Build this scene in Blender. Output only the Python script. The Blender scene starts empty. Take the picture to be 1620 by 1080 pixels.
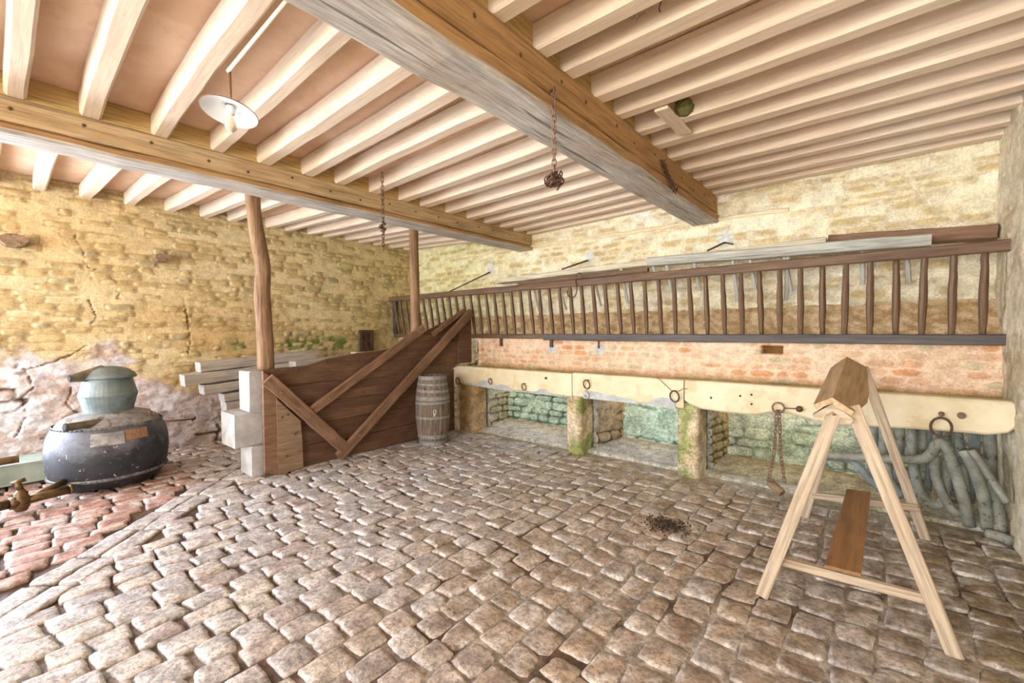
import bpy, math, random
import numpy as np
from mathutils import Vector, Matrix

scene = bpy.context.scene
COL = scene.collection
random.seed(7)
V = Vector

# ------------------------------------------------------------------ camera
FPX, YAW, PITCH, ROLL = 686.61, math.radians(40.018), math.radians(1.505), math.radians(-0.384)
F = V((-math.sin(YAW) * math.cos(PITCH), math.cos(YAW) * math.cos(PITCH), -math.sin(PITCH)))
R0 = V((math.cos(YAW), math.sin(YAW), 0)); U0 = R0.cross(F)
R1 = R0 * math.cos(ROLL) + U0 * math.sin(ROLL); U1 = -R0 * math.sin(ROLL) + U0 * math.cos(ROLL)
cam = bpy.data.cameras.new('camera'); co = bpy.data.objects.new('camera', cam); COL.objects.link(co)
cam.sensor_width = 36; cam.lens = 36 * FPX / 1620; cam.clip_start = 0.05
M = Matrix((R1, U1, -F)).transposed().to_4x4(); M.translation = V((0, 0, 1.5)); co.matrix_world = M
scene.camera = co

# ------------------------------------------------------------------ world, lights, exposure
vs = scene.view_settings
vs.view_transform = 'Standard'; vs.look = 'None'; vs.gamma = 1; vs.use_curve_mapping = False
vs.exposure = 1.48
w = bpy.data.worlds.new('sky'); scene.world = w; w.use_nodes = True
bg = w.node_tree.nodes['Background']; bg.inputs[0].default_value = (0.98, 0.99, 1.0, 1); bg.inputs[1].default_value = 2.2
# open air outside: pale sky, lower half added brighter to light the ceiling
_nt = w.node_tree; _tc = _nt.nodes.new('ShaderNodeTexCoord'); _sp = _nt.nodes.new('ShaderNodeSeparateXYZ'); _mr = _nt.nodes.new('ShaderNodeMapRange'); _mx = _nt.nodes.new('ShaderNodeMix')
_nt.links.new(_tc.outputs['Generated'], _sp.inputs[0]); _nt.links.new(_sp.outputs[2], _mr.inputs[0]); _mr.inputs[1].default_value = -0.05; _mr.inputs[2].default_value = 0.05
_mx.data_type = 'RGBA'; _mx.inputs[6].default_value = (1.70, 1.62, 1.48, 1); _mx.inputs[7].default_value = (0.90, 0.95, 1.0, 1)
_nt.links.new(_mr.outputs[0], _mx.inputs[0]); _nt.links.new(_mx.outputs[2], bg.inputs[0])


def area(name, loc, aim, sx, sy, power, col):
    l = bpy.data.lights.new(name, 'AREA'); l.shape = 'RECTANGLE'; l.size = sx; l.size_y = sy; l.energy = power; l.color = col
    o = bpy.data.objects.new(name, l); COL.objects.link(o); o.location = loc
    o.rotation_euler = (V(aim) - V(loc)).to_track_quat('-Z', 'Y').to_euler(); return o


area('doorway_daylight', (-6.95, -1.55, 1.25), (-2.6, 2.4, 0.2), 1.9, 2.1, 120, (0.70, 0.81, 1.0))
area('open_front_fill', (-0.6, -4.9, 2.0), (-1.2, 4.5, 1.2), 1.8, 1.6, 90, (1.0, 0.95, 0.88))  # added lamp floating in the open front behind the camera; no window there

# ------------------------------------------------------------------ numpy noise
_rng = np.random.RandomState(3)
_LAT = _rng.rand(8, 256, 256)


def vnoise(x, y, s=0):
    L = _LAT[s % 8]
    xi = np.floor(x).astype(int); yi = np.floor(y).astype(int)
    fx = x - xi; fy = y - yi
    fx = fx * fx * (3 - 2 * fx); fy = fy * fy * (3 - 2 * fy)
    a = L[xi & 255, yi & 255]; b = L[(xi + 1) & 255, yi & 255]; c = L[xi & 255, (yi + 1) & 255]; d = L[(xi + 1) & 255, (yi + 1) & 255]
    return (a * (1 - fx) + b * fx) * (1 - fy) + (c * (1 - fx) + d * fx) * fy


def fbm(x, y, s=0, o=4):
    r = 0; a = 0.5; t = 0
    for k in range(o):
        r = r + a * vnoise(x * 2 ** k + 17 * k, y * 2 ** k + 31 * k, s + k); t += a; a *= 0.55
    return r / t


def sst(e0, e1, x):
    t = np.clip((x - e0) / (e1 - e0), 0, 1); return t * t * (3 - 2 * t)


def lerp(a, b, t):
    return a + (b - a) * t


# ------------------------------------------------------------------ materials
def new_mat(name):
    m = bpy.data.materials.new(name); m.use_nodes = True
    nt = m.node_tree; return m, nt, nt.nodes['Principled BSDF']


def N(nt, t, **k):
    n = nt.nodes.new(t)
    for a, b in k.items():
        setattr(n, a, b)
    return n


def noise_node(nt, coord, scale, detail=5, rough=0.6, vec=None):
    n = N(nt, 'ShaderNodeTexNoise'); n.inputs['Scale'].default_value = scale; n.inputs['Detail'].default_value = detail
    n.inputs['Roughness'].default_value = rough
    if vec:
        mp = N(nt, 'ShaderNodeMapping'); mp.inputs['Scale'].default_value = vec
        nt.links.new(coord, mp.inputs['Vector']); nt.links.new(mp.outputs[0], n.inputs['Vector'])
    else:
        nt.links.new(coord, n.inputs['Vector'])
    return n


def ramp(nt, src, stops):
    r = N(nt, 'ShaderNodeValToRGB'); e = r.color_ramp.elements
    while len(e) < len(stops):
        e.new(0.5)
    for i, (p, c) in enumerate(stops):
        e[i].position = p; e[i].color = c if len(c) == 4 else (*c, 1)
    nt.links.new(src, r.inputs[0]); return r


def mixc(nt, fac, a, b, mode='MIX'):
    m = N(nt, 'ShaderNodeMix', data_type='RGBA', blend_type=mode)
    for s, v in ((0, fac), (6, a), (7, b)):
        if isinstance(v, (int, float)):
            m.inputs[s].default_value = v
        elif isinstance(v, tuple):
            m.inputs[s].default_value = (*v, 1) if len(v) == 3 else v
        else:
            nt.links.new(v, m.inputs[s])
    return m.outputs[2]


def bump(nt, bsdf, srcs, dist):
    prev = None
    for (s, st) in srcs:
        b = N(nt, 'ShaderNodeBump'); b.inputs['Strength'].default_value = st; b.inputs['Distance'].default_value = dist
        nt.links.new(s, b.inputs['Height'])
        if prev:
            nt.links.new(prev.outputs[0], b.inputs['Normal'])
        prev = b
    nt.links.new(prev.outputs[0], bsdf.inputs['Normal'])


def attr_mat(name, rough=0.85, var=0.35, fine=60, bstr=0.5, dist=0.01, spec=0.3, speck=0.0):
    """stone or plaster whose colour lives in the mesh's own colour attribute"""
    m, nt, b = new_mat(name)
    at = N(nt, 'ShaderNodeAttribute', attribute_name='Col')
    tc = N(nt, 'ShaderNodeTexCoord').outputs['Object']
    n1 = noise_node(nt, tc, fine, 6, 0.7); n2 = noise_node(nt, tc, fine * 0.22, 5, 0.65)
    n1.inputs['Roughness'].default_value = 0.78
    g = ramp(nt, n1.outputs[0], [(0.42, (1 - var,) * 3), (0.54, (1.04,) * 3)])
    g2 = ramp(nt, n2.outputs[0], [(0.40, (1 - var * 0.8,) * 3), (0.58, (1.06,) * 3)])
    c = mixc(nt, 1.0, at.outputs[0], g.outputs[0], 'MULTIPLY'); c = mixc(nt, 1.0, c, g2.outputs[0], 'MULTIPLY')
    if speck:
        n3 = noise_node(nt, tc, 95, 3, 0.5); r3 = ramp(nt, n3.outputs[0], [(0.66, (0, 0, 0)), (0.71, (1, 1, 1))])
        mm = N(nt, 'ShaderNodeMath', operation='MULTIPLY'); nt.links.new(r3.outputs[0], mm.inputs[0]); mm.inputs[1].default_value = speck
        c = mixc(nt, mm.outputs[0], c, (0.10, 0.075, 0.05))
    nt.links.new(c, b.inputs['Base Color']); b.inputs['Roughness'].default_value = rough
    b.inputs['Specular IOR Level'].default_value = spec
    bump(nt, b, [(n2.outputs[0], bstr), (n1.outputs[0], bstr * 0.7)], dist)
    return m


def wood(name, c1, c2, c3, rough=0.75, grain=1.0, bstr=0.5, stain=0.45, spec=0.3, cracks=0.6, gv=0.32):
    """timber, grain along the local X axis"""
    m, nt, b = new_mat(name)
    tc = N(nt, 'ShaderNodeTexCoord').outputs['Object']
    n1 = noise_node(nt, tc, 14 * grain, 6, 0.65, (0.12, 1, 1)); n2 = noise_node(nt, tc, 70 * grain, 4, 0.6, (0.05, 1, 1)); n3 = noise_node(nt, tc, 2.6, 5, 0.7, (0.5, 1, 1))
    n4 = noise_node(nt, tc, 22 * grain, 3, 0.5, (0.03, 1, 1))
    r1 = ramp(nt, n1.outputs[0], [(0.3, c1), (0.7, c2)])
    st = ramp(nt, n3.outputs[0], [(0.42, (0, 0, 0)), (0.62, (1, 1, 1))])
    sm = N(nt, 'ShaderNodeMath', operation='MULTIPLY'); nt.links.new(st.outputs[0], sm.inputs[0]); sm.inputs[1].default_value = stain
    c = mixc(nt, sm.outputs[0], r1.outputs[0], c3)
    g = ramp(nt, n2.outputs[0], [(0.36, (1 - gv,) * 3), (0.58, (1.05,) * 3)]); c = mixc(nt, 1.0, c, g.outputs[0], 'MULTIPLY')
    k = ramp(nt, n4.outputs[0], [(0.30, (1 - cracks,) * 3), (0.36, (1,) * 3)]); c = mixc(nt, 1.0, c, k.outputs[0], 'MULTIPLY')
    nt.links.new(c, b.inputs['Base Color']); b.inputs['Roughness'].default_value = rough; b.inputs['Specular IOR Level'].default_value = spec
    bump(nt, b, [(n1.outputs[0], bstr), (n2.outputs[0], bstr * 0.6), (k.outputs[0], bstr * 0.8)], 0.006)
    return m


def plain(name, c1, c2, scale=20, rough=0.7, metal=0.0, bstr=0.3, c3=None, f3=0.0, s3=40, spec=0.5, vec=None, p3=0.62):
    m, nt, b = new_mat(name)
    tc = N(nt, 'ShaderNodeTexCoord').outputs['Object']
    n = noise_node(nt, tc, scale, 6, 0.65, vec)
    r = ramp(nt, n.outputs[0], [(0.35, c1), (0.65, c2)]); c = r.outputs[0]
    if c3:
        n3 = noise_node(nt, tc, s3, 4, 0.6); r3 = ramp(nt, n3.outputs[0], [(p3, (0, 0, 0)), (p3 + 0.04, (f3,) * 3)])
        c = mixc(nt, r3.outputs[0], c, c3)
    nt.links.new(c, b.inputs['Base Color']); b.inputs['Roughness'].default_value = rough; b.inputs['Metallic'].default_value = metal
    b.inputs['Specular IOR Level'].default_value = spec
    bump(nt, b, [(n.outputs[0], bstr)], 0.005)
    return m


MT = dict(
    wall=attr_mat('rubble_wall', 0.9, 0.34, 48, 0.8, 0.012, 0.2, 0.35),
    pale_wall=attr_mat('pale_rubble_wall', 0.9, 0.20, 48, 0.7, 0.012, 0.2, 0.25),
    brick=attr_mat('brick_band', 0.9, 0.22, 60, 0.35, 0.008, 0.2, 0.35),
    niche=attr_mat('niche_stone', 0.9, 0.42, 45, 0.8, 0.02, 0.2, 0.6),
    cobble=attr_mat('cobbles', 0.46, 0.46, 42, 0.9, 0.012, 0.55, 0.25),
    straw=attr_mat('hay_slope', 0.95, 0.28, 80, 0.6, 0.01, 0.1, 0.7),
    ceil=plain('limewashed_ceiling', (0.62, 0.41, 0.27), (0.74, 0.53, 0.38), 2.0, 0.95, 0, 0.25, (0.78, 0.60, 0.44), 0.35, 3, 0.1, p3=0.50),
    infill=wood('infill_wood', (0.46, 0.30, 0.11), (0.62, 0.44, 0.19), (0.66, 0.48, 0.24), 0.85, 1, 0.3, 0.4, 0.2, 0.2),
    joist=wood('whitewashed_joist', (0.70, 0.57, 0.43), (0.81, 0.70, 0.56), (0.74, 0.56, 0.43), 0.9, 0.8, 0.35, 0.55, 0.15, 0.08, 0.10),
    beam_grey=wood('grey_beam', (0.40, 0.38, 0.36), (0.66, 0.64, 0.60), (0.45, 0.33, 0.22), 0.85, 1.2, 0.9, 0.5, 0.2, 0.65),
    beam_brown=wood('brown_beam', (0.36, 0.20, 0.085), (0.53, 0.33, 0.15), (0.43, 0.25, 0.12), 0.8, 0.9, 0.4, 0.4, 0.3, 0.25),
    beam_tan=wood('tan_beam', (0.40, 0.28, 0.14), (0.60, 0.47, 0.29), (0.50, 0.31, 0.15), 0.8, 0.9, 0.5, 0.5, 0.25, 0.3),
    partition=wood('partition_wood', (0.06, 0.028, 0.016), (0.17, 0.08, 0.042), (0.21, 0.125, 0.075), 0.6, 0.9, 0.8, 0.4, 0.45, 0.6),
    brace=wood('brace_wood', (0.15, 0.08, 0.042), (0.32, 0.19, 0.115), (0.16, 0.08, 0.045), 0.65, 1, 0.7, 0.5, 0.4, 0.5),
    batten=wood('weathered_batten', (0.20, 0.13, 0.08), (0.38, 0.27, 0.17), (0.20, 0.12, 0.07), 0.8, 1.2, 0.9, 0.5, 0.25, 0.6),
    rack=wood('rack_wood', (0.055, 0.027, 0.012), (0.21, 0.11, 0.045), (0.13, 0.085, 0.055), 0.5, 1, 0.5, 0.45, 0.5, 0.4),
    rack_top=wood('rack_top_wood', (0.085, 0.042, 0.022), (0.20, 0.11, 0.058), (0.15, 0.10, 0.07), 0.6, 1, 0.5, 0.5, 0.4, 0.4),
    rack_dark=wood('rack_dark_wood', (0.035, 0.033, 0.035), (0.10, 0.09, 0.085), (0.12, 0.08, 0.055), 0.55, 1, 0.5, 0.3, 0.45, 0.4),
    pole=wood('pole_wood', (0.17, 0.09, 0.045), (0.40, 0.25, 0.14), (0.14, 0.08, 0.045), 0.7, 1.3, 0.9, 0.4, 0.3, 0.6),
    trestle=wood('trestle_wood', (0.42, 0.315, 0.205), (0.58, 0.475, 0.35), (0.32, 0.22, 0.14), 0.7, 0.9, 0.3, 0.4, 0.35, 0.25),
    trestle_top=wood('trestle_top_wood', (0.42, 0.27, 0.13), (0.58, 0.40, 0.22), (0.34, 0.21, 0.11), 0.55, 0.7, 0.3, 0.35, 0.5, 0.4),
    trestle_board=wood('trestle_board_wood', (0.23, 0.105, 0.035), (0.36, 0.18, 0.07), (0.20, 0.10, 0.04), 0.5, 0.6, 0.3, 0.4, 0.5, 0.2),
    grey_timber=wood('silvered_timber', (0.34, 0.30, 0.26), (0.56, 0.52, 0.46), (0.40, 0.35, 0.29), 0.85, 1, 0.7, 0.4, 0.2, 0.6),
    green_timber=wood('green_grey_timber', (0.36, 0.37, 0.32), (0.55, 0.55, 0.49), (0.42, 0.40, 0.34), 0.85, 1, 0.6, 0.5, 0.2, 0.5),
    pale_plank=wood('pale_plank', (0.58, 0.52, 0.38), (0.70, 0.64, 0.50), (0.50, 0.44, 0.31), 0.9, 0.9, 0.4, 0.5, 0.2, 0.3),
    barrel=wood('barrel_staves', (0.09, 0.06, 0.04), (0.30, 0.22, 0.15), (0.20, 0.19, 0.18), 0.75, 1.4, 0.9, 0.5, 0.3, 0.6),
    hoop=plain('barrel_hoop', (0.17, 0.17, 0.165), (0.33, 0.33, 0.31), 25, 0.7, 0.2, 0.4, (0.33, 0.16, 0.08), 0.8, 14),
    lime=plain('whitewashed_stone', (0.34, 0.335, 0.33), (0.52, 0.51, 0.49), 7, 0.9, 0, 0.8, (0.55, 0.45, 0.33), 0.5, 7, 0.2),
    slab=plain('trough_stone', (0.66, 0.56, 0.36), (0.79, 0.70, 0.50), 3.2, 0.85, 0, 0.35, (0.60, 0.45, 0.24), 0.45, 5, 0.3, p3=0.56),
    cement=plain('cement', (0.36, 0.38, 0.38), (0.54, 0.55, 0.54), 12, 0.9, 0, 0.6),
    iron=plain('rusty_iron', (0.075, 0.045, 0.035), (0.19, 0.105, 0.07), 60, 0.65, 0.5, 0.5),
    iron_light=plain('rusty_chain', (0.16, 0.09, 0.06), (0.34, 0.21, 0.15), 70, 0.7, 0.4, 0.5),
    hose=plain('grey_hose', (0.15, 0.16, 0.135), (0.34, 0.34, 0.28), 9, 0.6, 0, 0.25, (0.07, 0.07, 0.06), 0.85, 30, 0.4, p3=0.60),
    hose_dark=plain('blue_grey_hose', (0.13, 0.16, 0.17), (0.26, 0.29, 0.28), 9, 0.6, 0, 0.25, (0.36, 0.36, 0.30), 0.7, 20),
    black=plain('hole_shade_black', (0.01, 0.01, 0.01), (0.02, 0.02, 0.02), 9, 0.9),  # flat discs of this paint in the shade inside holes and pipe ends
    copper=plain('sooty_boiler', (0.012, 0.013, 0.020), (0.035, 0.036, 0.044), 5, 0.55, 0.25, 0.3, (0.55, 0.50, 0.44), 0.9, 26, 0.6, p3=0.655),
    copper_top=plain('limed_boiler_top', (0.15, 0.15, 0.155), (0.36, 0.35, 0.34), 12, 0.55, 0.2, 0.4, (0.13, 0.09, 0.06), 0.8, 9, 0.5, p3=0.58),
    rivet=plain('dusty_rivets', (0.06, 0.06, 0.065), (0.22, 0.21, 0.20), 14, 0.6, 0.2),
    verdigris=plain('verdigris_copper', (0.10, 0.135, 0.14), (0.20, 0.245, 0.24), 6, 0.5, 0.25, 0.25, (0.62, 0.66, 0.64), 0.8, 40, 0.5, p3=0.70),
    spout=plain('dark_copper_spout', (0.10, 0.085, 0.05), (0.21, 0.18, 0.12), 14, 0.45, 0.5, 0.3, (0.30, 0.32, 0.28), 0.7, 12),
    brass=plain('old_brass', (0.07, 0.04, 0.014), (0.17, 0.10, 0.035), 14, 0.45, 0.5, 0.3, (0.06, 0.04, 0.02), 0.8, 10, 0.6, p3=0.56),
    zinc=plain('green_zinc', (0.25, 0.32, 0.27), (0.40, 0.46, 0.39), 5, 0.6, 0.1, 0.2),
    enamel=plain('white_enamel', (0.74, 0.78, 0.80), (0.82, 0.85, 0.86), 8, 0.25, 0, 0.05),
    rust=plain('rust', (0.17, 0.08, 0.04), (0.34, 0.19, 0.10), 50, 0.8, 0.1, 0.5),
    porcelain=plain('porcelain', (0.72, 0.68, 0.60), (0.80, 0.77, 0.70), 8, 0.3, 0, 0.05),
    moss=plain('moss', (0.10, 0.11, 0.03), (0.22, 0.20, 0.07), 60, 0.95, 0, 0.8),
    seeds=plain('droppings', (0.03, 0.022, 0.015), (0.09, 0.06, 0.035), 60, 0.9),
    chaff=plain('chaff', (0.40, 0.28, 0.17), (0.62, 0.48, 0.32), 60, 0.9),
    dark_wood=wood('dark_small_wood', (0.07, 0.045, 0.03), (0.16, 0.10, 0.06), (0.12, 0.08, 0.05)),
)
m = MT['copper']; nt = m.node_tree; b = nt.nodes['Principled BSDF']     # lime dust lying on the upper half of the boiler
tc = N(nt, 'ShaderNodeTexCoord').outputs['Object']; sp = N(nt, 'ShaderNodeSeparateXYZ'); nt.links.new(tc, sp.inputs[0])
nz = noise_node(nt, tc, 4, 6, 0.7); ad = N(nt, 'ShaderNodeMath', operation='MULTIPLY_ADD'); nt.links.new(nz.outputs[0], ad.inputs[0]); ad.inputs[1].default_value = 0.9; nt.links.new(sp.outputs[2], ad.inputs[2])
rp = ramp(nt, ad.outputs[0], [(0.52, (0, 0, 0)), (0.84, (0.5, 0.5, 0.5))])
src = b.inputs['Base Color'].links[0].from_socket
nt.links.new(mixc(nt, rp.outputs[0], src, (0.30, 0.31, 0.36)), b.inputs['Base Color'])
m, nt, b = new_mat('frosted_bulb'); b.inputs['Base Color'].default_value = (0.80, 0.66, 0.48, 1); b.inputs['Roughness'].default_value = 0.18
b.inputs['Transmission Weight'].default_value = 0.25; MT['bulb'] = m


# ------------------------------------------------------------------ objects
def tag(o, label=None, cat=None, group=None, kind=None):
    for k, v in (('label', label), ('category', cat), ('group', group), ('kind', kind)):
        if v:
            o[k] = v
    return o


def thing(name, label, cat, loc, group=None, kind=None):
    o = bpy.data.objects.new(name, None); COL.objects.link(o); o.location = loc; o.empty_display_size = 0.1
    return tag(o, label, cat, group, kind)


def place(o, Mw, parent):
    if parent is not None:
        o.parent = parent
        base = Matrix.Translation(parent.location)
        p = parent.parent
        o.matrix_basis = (parent_world(parent)).inverted() @ Mw
    else:
        o.matrix_basis = Mw


def parent_world(p):
    m_ = p.matrix_basis.copy()
    while p.parent:
        p = p.parent; m_ = p.matrix_basis @ m_
    return m_


def mesh(name, vs_, fs, mat, parent=None, Mw=None, smooth=False, mats=None, fmat=None):
    me = bpy.data.meshes.new(name); me.from_pydata([tuple(v) for v in vs_], [], fs)
    for mm in (mats or [mat]):
        me.materials.append(MT[mm])
    if fmat:
        me.polygons.foreach_set('material_index', fmat)
    if smooth:
        me.polygons.foreach_set('use_smooth', [True] * len(fs))
    me.update()
    o = bpy.data.objects.new(name, me); COL.objects.link(o)
    place(o, Mw or Matrix.Identity(4), parent)
    return o


def frame(p0, p1, up=(0, 0, 1)):
    p0, p1 = V(p0), V(p1); x = (p1 - p0).normalized(); u = V(up)
    if abs(x.dot(u.normalized())) > 0.98:
        u = V((0, 1, 0))
    y = u.cross(x).normalized(); z = x.cross(y)
    m_ = Matrix((x, y, z)).transposed().to_4x4(); m_.translation = p0; return m_


class MB:
    """collects shapes and links them as one mesh"""
    def __init__(s):
        s.v = []; s.f = []; s.m = []

    def add(s, vs_, fs, mi=0):
        k = len(s.v); s.v += [V(v) for v in vs_]; s.f += [tuple(i + k for i in f) for f in fs]; s.m += [mi] * len(fs)

    def loops(s, rings, cap=True, mi=0, closed=False):
        n = len(rings[0]); vs_ = [p for r in rings for p in r]; fs = []
        for i in range(len(rings) - 1 + (1 if closed else 0)):
            j = (i + 1) % len(rings)
            for k in range(n):
                q = (k + 1) % n; fs.append((i * n + k, i * n + q, j * n + q, j * n + k))
        if cap and not closed:
            fs.append(tuple(range(n - 1, -1, -1))); fs.append(tuple((len(rings) - 1) * n + k for k in range(n)))
        s.add(vs_, fs, mi)

    def bar(s, L, w_, h, ch=0.006, seg=1, jit=0.0, bow=(0, 0), taper=None, x0=0.0, y0=0.0, z0=0.0, mi=0):
        """bar along +X, centred on Y, Z"""
        rings = []
        for i in range(seg + 1):
            t = i / seg; x = x0 + L * t; k = 1 if taper is None else taper(t)
            hw, hh = w_ / 2 * k, h / 2 * k; c = min(ch, hw * 0.9, hh * 0.9)
            oy = y0 + bow[0] * math.sin(math.pi * t) + random.uniform(-jit, jit); oz = z0 + bow[1] * math.sin(math.pi * t) + random.uniform(-jit, jit)
            pr = [(-hw + c, -hh), (hw - c, -hh), (hw, -hh + c), (hw, hh - c), (hw - c, hh), (-hw + c, hh), (-hw, hh - c), (-hw, -hh + c)]
            rings.append([V((x, oy + a + random.uniform(-jit, jit) * .6, oz + b_ + random.uniform(-jit, jit) * .6)) for a, b_ in pr])
        s.loops(rings, mi=mi)

    def box(s, a, b_, mi=0, ch=0.0):
        a, b_ = V(a), V(b_)
        if ch:
            k = MB(); k.bar(b_.x - a.x, b_.y - a.y, b_.z - a.z, ch); c = (a + b_) / 2
            s.add([v + V((a.x, c.y, c.z)) for v in k.v], k.f, mi); return
        s.add([(x, y, z) for x in (a.x, b_.x) for y in (a.y, b_.y) for z in (a.z, b_.z)],
              [(0, 1, 3, 2), (4, 6, 7, 5), (0, 4, 5, 1), (2, 3, 7, 6), (0, 2, 6, 4), (1, 5, 7, 3)], mi)

    def prism(s, pts, off, mi=0):
        """outline pts (3D) extruded by off"""
        n = len(pts); off = V(off); vs_ = [V(p) for p in pts] + [V(p) + off for p in pts]
        fs = [tuple(range(n)), tuple(range(2 * n - 1, n - 1, -1))] + [(i, i + n, (i + 1) % n + n, (i + 1) % n) for i in range(n)]
        s.add(vs_, fs, mi)

    def tube(s, pts, r, n=10, cap=True, closed=False, sub=0, mi=0, flat=1.0):
        pts = [V(p) for p in pts]
        rr = [r(i / (len(pts) - 1)) if callable(r) else r for i in range(len(pts))]
        if sub:
            q = []; qr = []; P = pts; Ln = len(P)
            for i in range(Ln if closed else Ln - 1):
                a = P[i - 1] if (i > 0 or closed) else P[0] * 2 - P[1]; b_ = P[i]; c = P[(i + 1) % Ln]
                d = P[(i + 2) % Ln] if (closed or i + 2 < Ln) else P[-1] * 2 - P[-2]
                for k in range(sub):
                    t = k / sub
                    q.append(0.5 * ((2 * b_) + (c - a) * t + (2 * a - 5 * b_ + 4 * c - d) * t * t + (3 * b_ - a - 3 * c + d) * t ** 3))
                    qr.append(lerp(rr[i], rr[(i + 1) % Ln], t))
            if not closed:
                q.append(P[-1]); qr.append(rr[-1])
            pts, rr = q, qr
        rings = []; L = len(pts); up = None
        for i in range(L):
            if closed:
                t = (pts[(i + 1) % L] - pts[i - 1]).normalized()
            else:
                t = (pts[min(i + 1, L - 1)] - pts[max(i - 1, 0)]).normalized()
            if up is None:
                up = V((0, 0, 1)) if abs(t.z) < 0.9 else V((0, 1, 0))
            side = up.cross(t)
            if side.length < 1e-5:
                side = V((1, 0, 0)).cross(t)
            side.normalize(); up = t.cross(side).normalized()
            rings.append([pts[i] + side * math.cos(2 * math.pi * k / n) * rr[i] + up * math.sin(2 * math.pi * k / n) * rr[i] * flat for k in range(n)])
        s.loops(rings, cap=cap, closed=closed, mi=mi)

    def lathe(s, prof, n=32, c=(0, 0, 0), axis=(0, 0, 1), mi=0, cap=False):
        c = V(c); z = V(axis).normalized(); x = z.orthogonal().normalized(); y = z.cross(x)
        rings = [[c + z * h + (x * math.cos(2 * math.pi * k / n) + y * math.sin(2 * math.pi * k / n)) * max(r, 1e-4) for k in range(n)] for r, h in prof]
        s.loops(rings, cap=cap, mi=mi)

    def link(s, c, d, side, L, W, r, n=6):
        c, d, side = V(c), V(d).normalized(), V(side).normalized()
        pts = []; a = L / 2 - W / 2
        for k in range(5):
            t = -math.pi / 2 + math.pi * k / 4; pts.append(c + d * (a + math.cos(t) * W / 2) + side * math.sin(t) * W / 2)
        for k in range(5):
            t = math.pi / 2 + math.pi * k / 4; pts.append(c + d * (-a + math.cos(t) * W / 2) + side * math.sin(t) * W / 2)
        s.tube(pts, r, n, closed=True)

    def chain(s, pts, pitch=0.03, W=0.022, r=0.0035):
        pts = [V(p) for p in pts]; i = 0; k = 0; carry = 0.0
        for a, b_ in zip(pts[:-1], pts[1:]):
            d = b_ - a; L = d.length; d.normalize(); x = carry
            s1 = d.orthogonal().normalized(); s2 = d.cross(s1)
            while x < L:
                sd = s1 if k % 2 else s2
                s.link(a + d * x, d, (sd + V((random.uniform(-.3, .3),) * 3)).normalized(), pitch * 1.42, W, r); x += pitch; k += 1
            carry = x - L

    def blob(s, c, rx, ry, rz, n=10, m_=7, jit=0.0, mi=0):
        rings = []
        for i in range(m_ + 1):
            t = math.pi * i / m_ ; z = -math.cos(t); q = max(math.sin(t), 0.02)
            rings.append([V(c) + V((rx * q * math.cos(2 * math.pi * k / n) * (1 + random.uniform(-jit, jit)), ry * q * math.sin(2 * math.pi * k / n) * (1 + random.uniform(-jit, jit)), rz * z)) for k in range(n)])
        s.loops(rings, mi=mi)

    def build(s, name, mat, parent=None, Mw=None, smooth=False, mats=None):
        return mesh(name, s.v, s.f, mat, parent, Mw, smooth, mats, s.m if mats else None)

    def at(s, name, mat, c, parent=None, smooth=False, mats=None):
        """world-space shapes, object origin moved to c"""
        c = V(c); s.v = [v - c for v in s.v]
        return s.build(name, mat, parent, Matrix.Translation(c), smooth, mats)


def stick(name, mat, p0, p1, w_, h, parent=None, up=(0, 0, 1), **k):
    b_ = MB(); b_.bar((V(p1) - V(p0)).length, w_, h, **k); return b_.build(name, mat, parent, frame(p0, p1, up))


def grid_obj(name, P, C, mat, kind='structure', flip=False):
    """P (nu, nv, 3) positions, C (nu, nv, 3) colours"""
    nu, nv = P.shape[:2]
    me = bpy.data.meshes.new(name)
    idx = np.arange(nu * nv).reshape(nu, nv)
    q = np.stack([idx[:-1, :-1], idx[1:, :-1], idx[1:, 1:], idx[:-1, 1:]], -1).reshape(-1, 4)
    if flip:
        q = q[:, ::-1]
    fill_mesh(me, P.reshape(-1, 3), q, C.reshape(-1, 3))
    me.materials.append(MT[mat])
    o = bpy.data.objects.new(name, me); COL.objects.link(o); o['kind'] = kind
    return o


def fill_mesh(me, P, q, C):
    me.vertices.add(len(P)); me.vertices.foreach_set('co', P.astype(np.float32).ravel())
    me.loops.add(q.size); me.loops.foreach_set('vertex_index', q.ravel().astype(np.int32))
    me.polygons.add(len(q)); me.polygons.foreach_set('loop_start', np.arange(0, q.size, 4, dtype=np.int32)); me.polygons.foreach_set('loop_total', np.full(len(q), 4, dtype=np.int32))
    me.polygons.foreach_set('use_smooth', np.ones(len(q), dtype=bool))
    me.update(calc_edges=True); me.validate()
    ca = me.color_attributes.new('Col', 'FLOAT_COLOR', 'POINT')
    ca.data.foreach_set('color', np.concatenate([np.clip(C, 0, 1), np.ones((len(C), 1))], 1).astype(np.float32).ravel())


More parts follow.
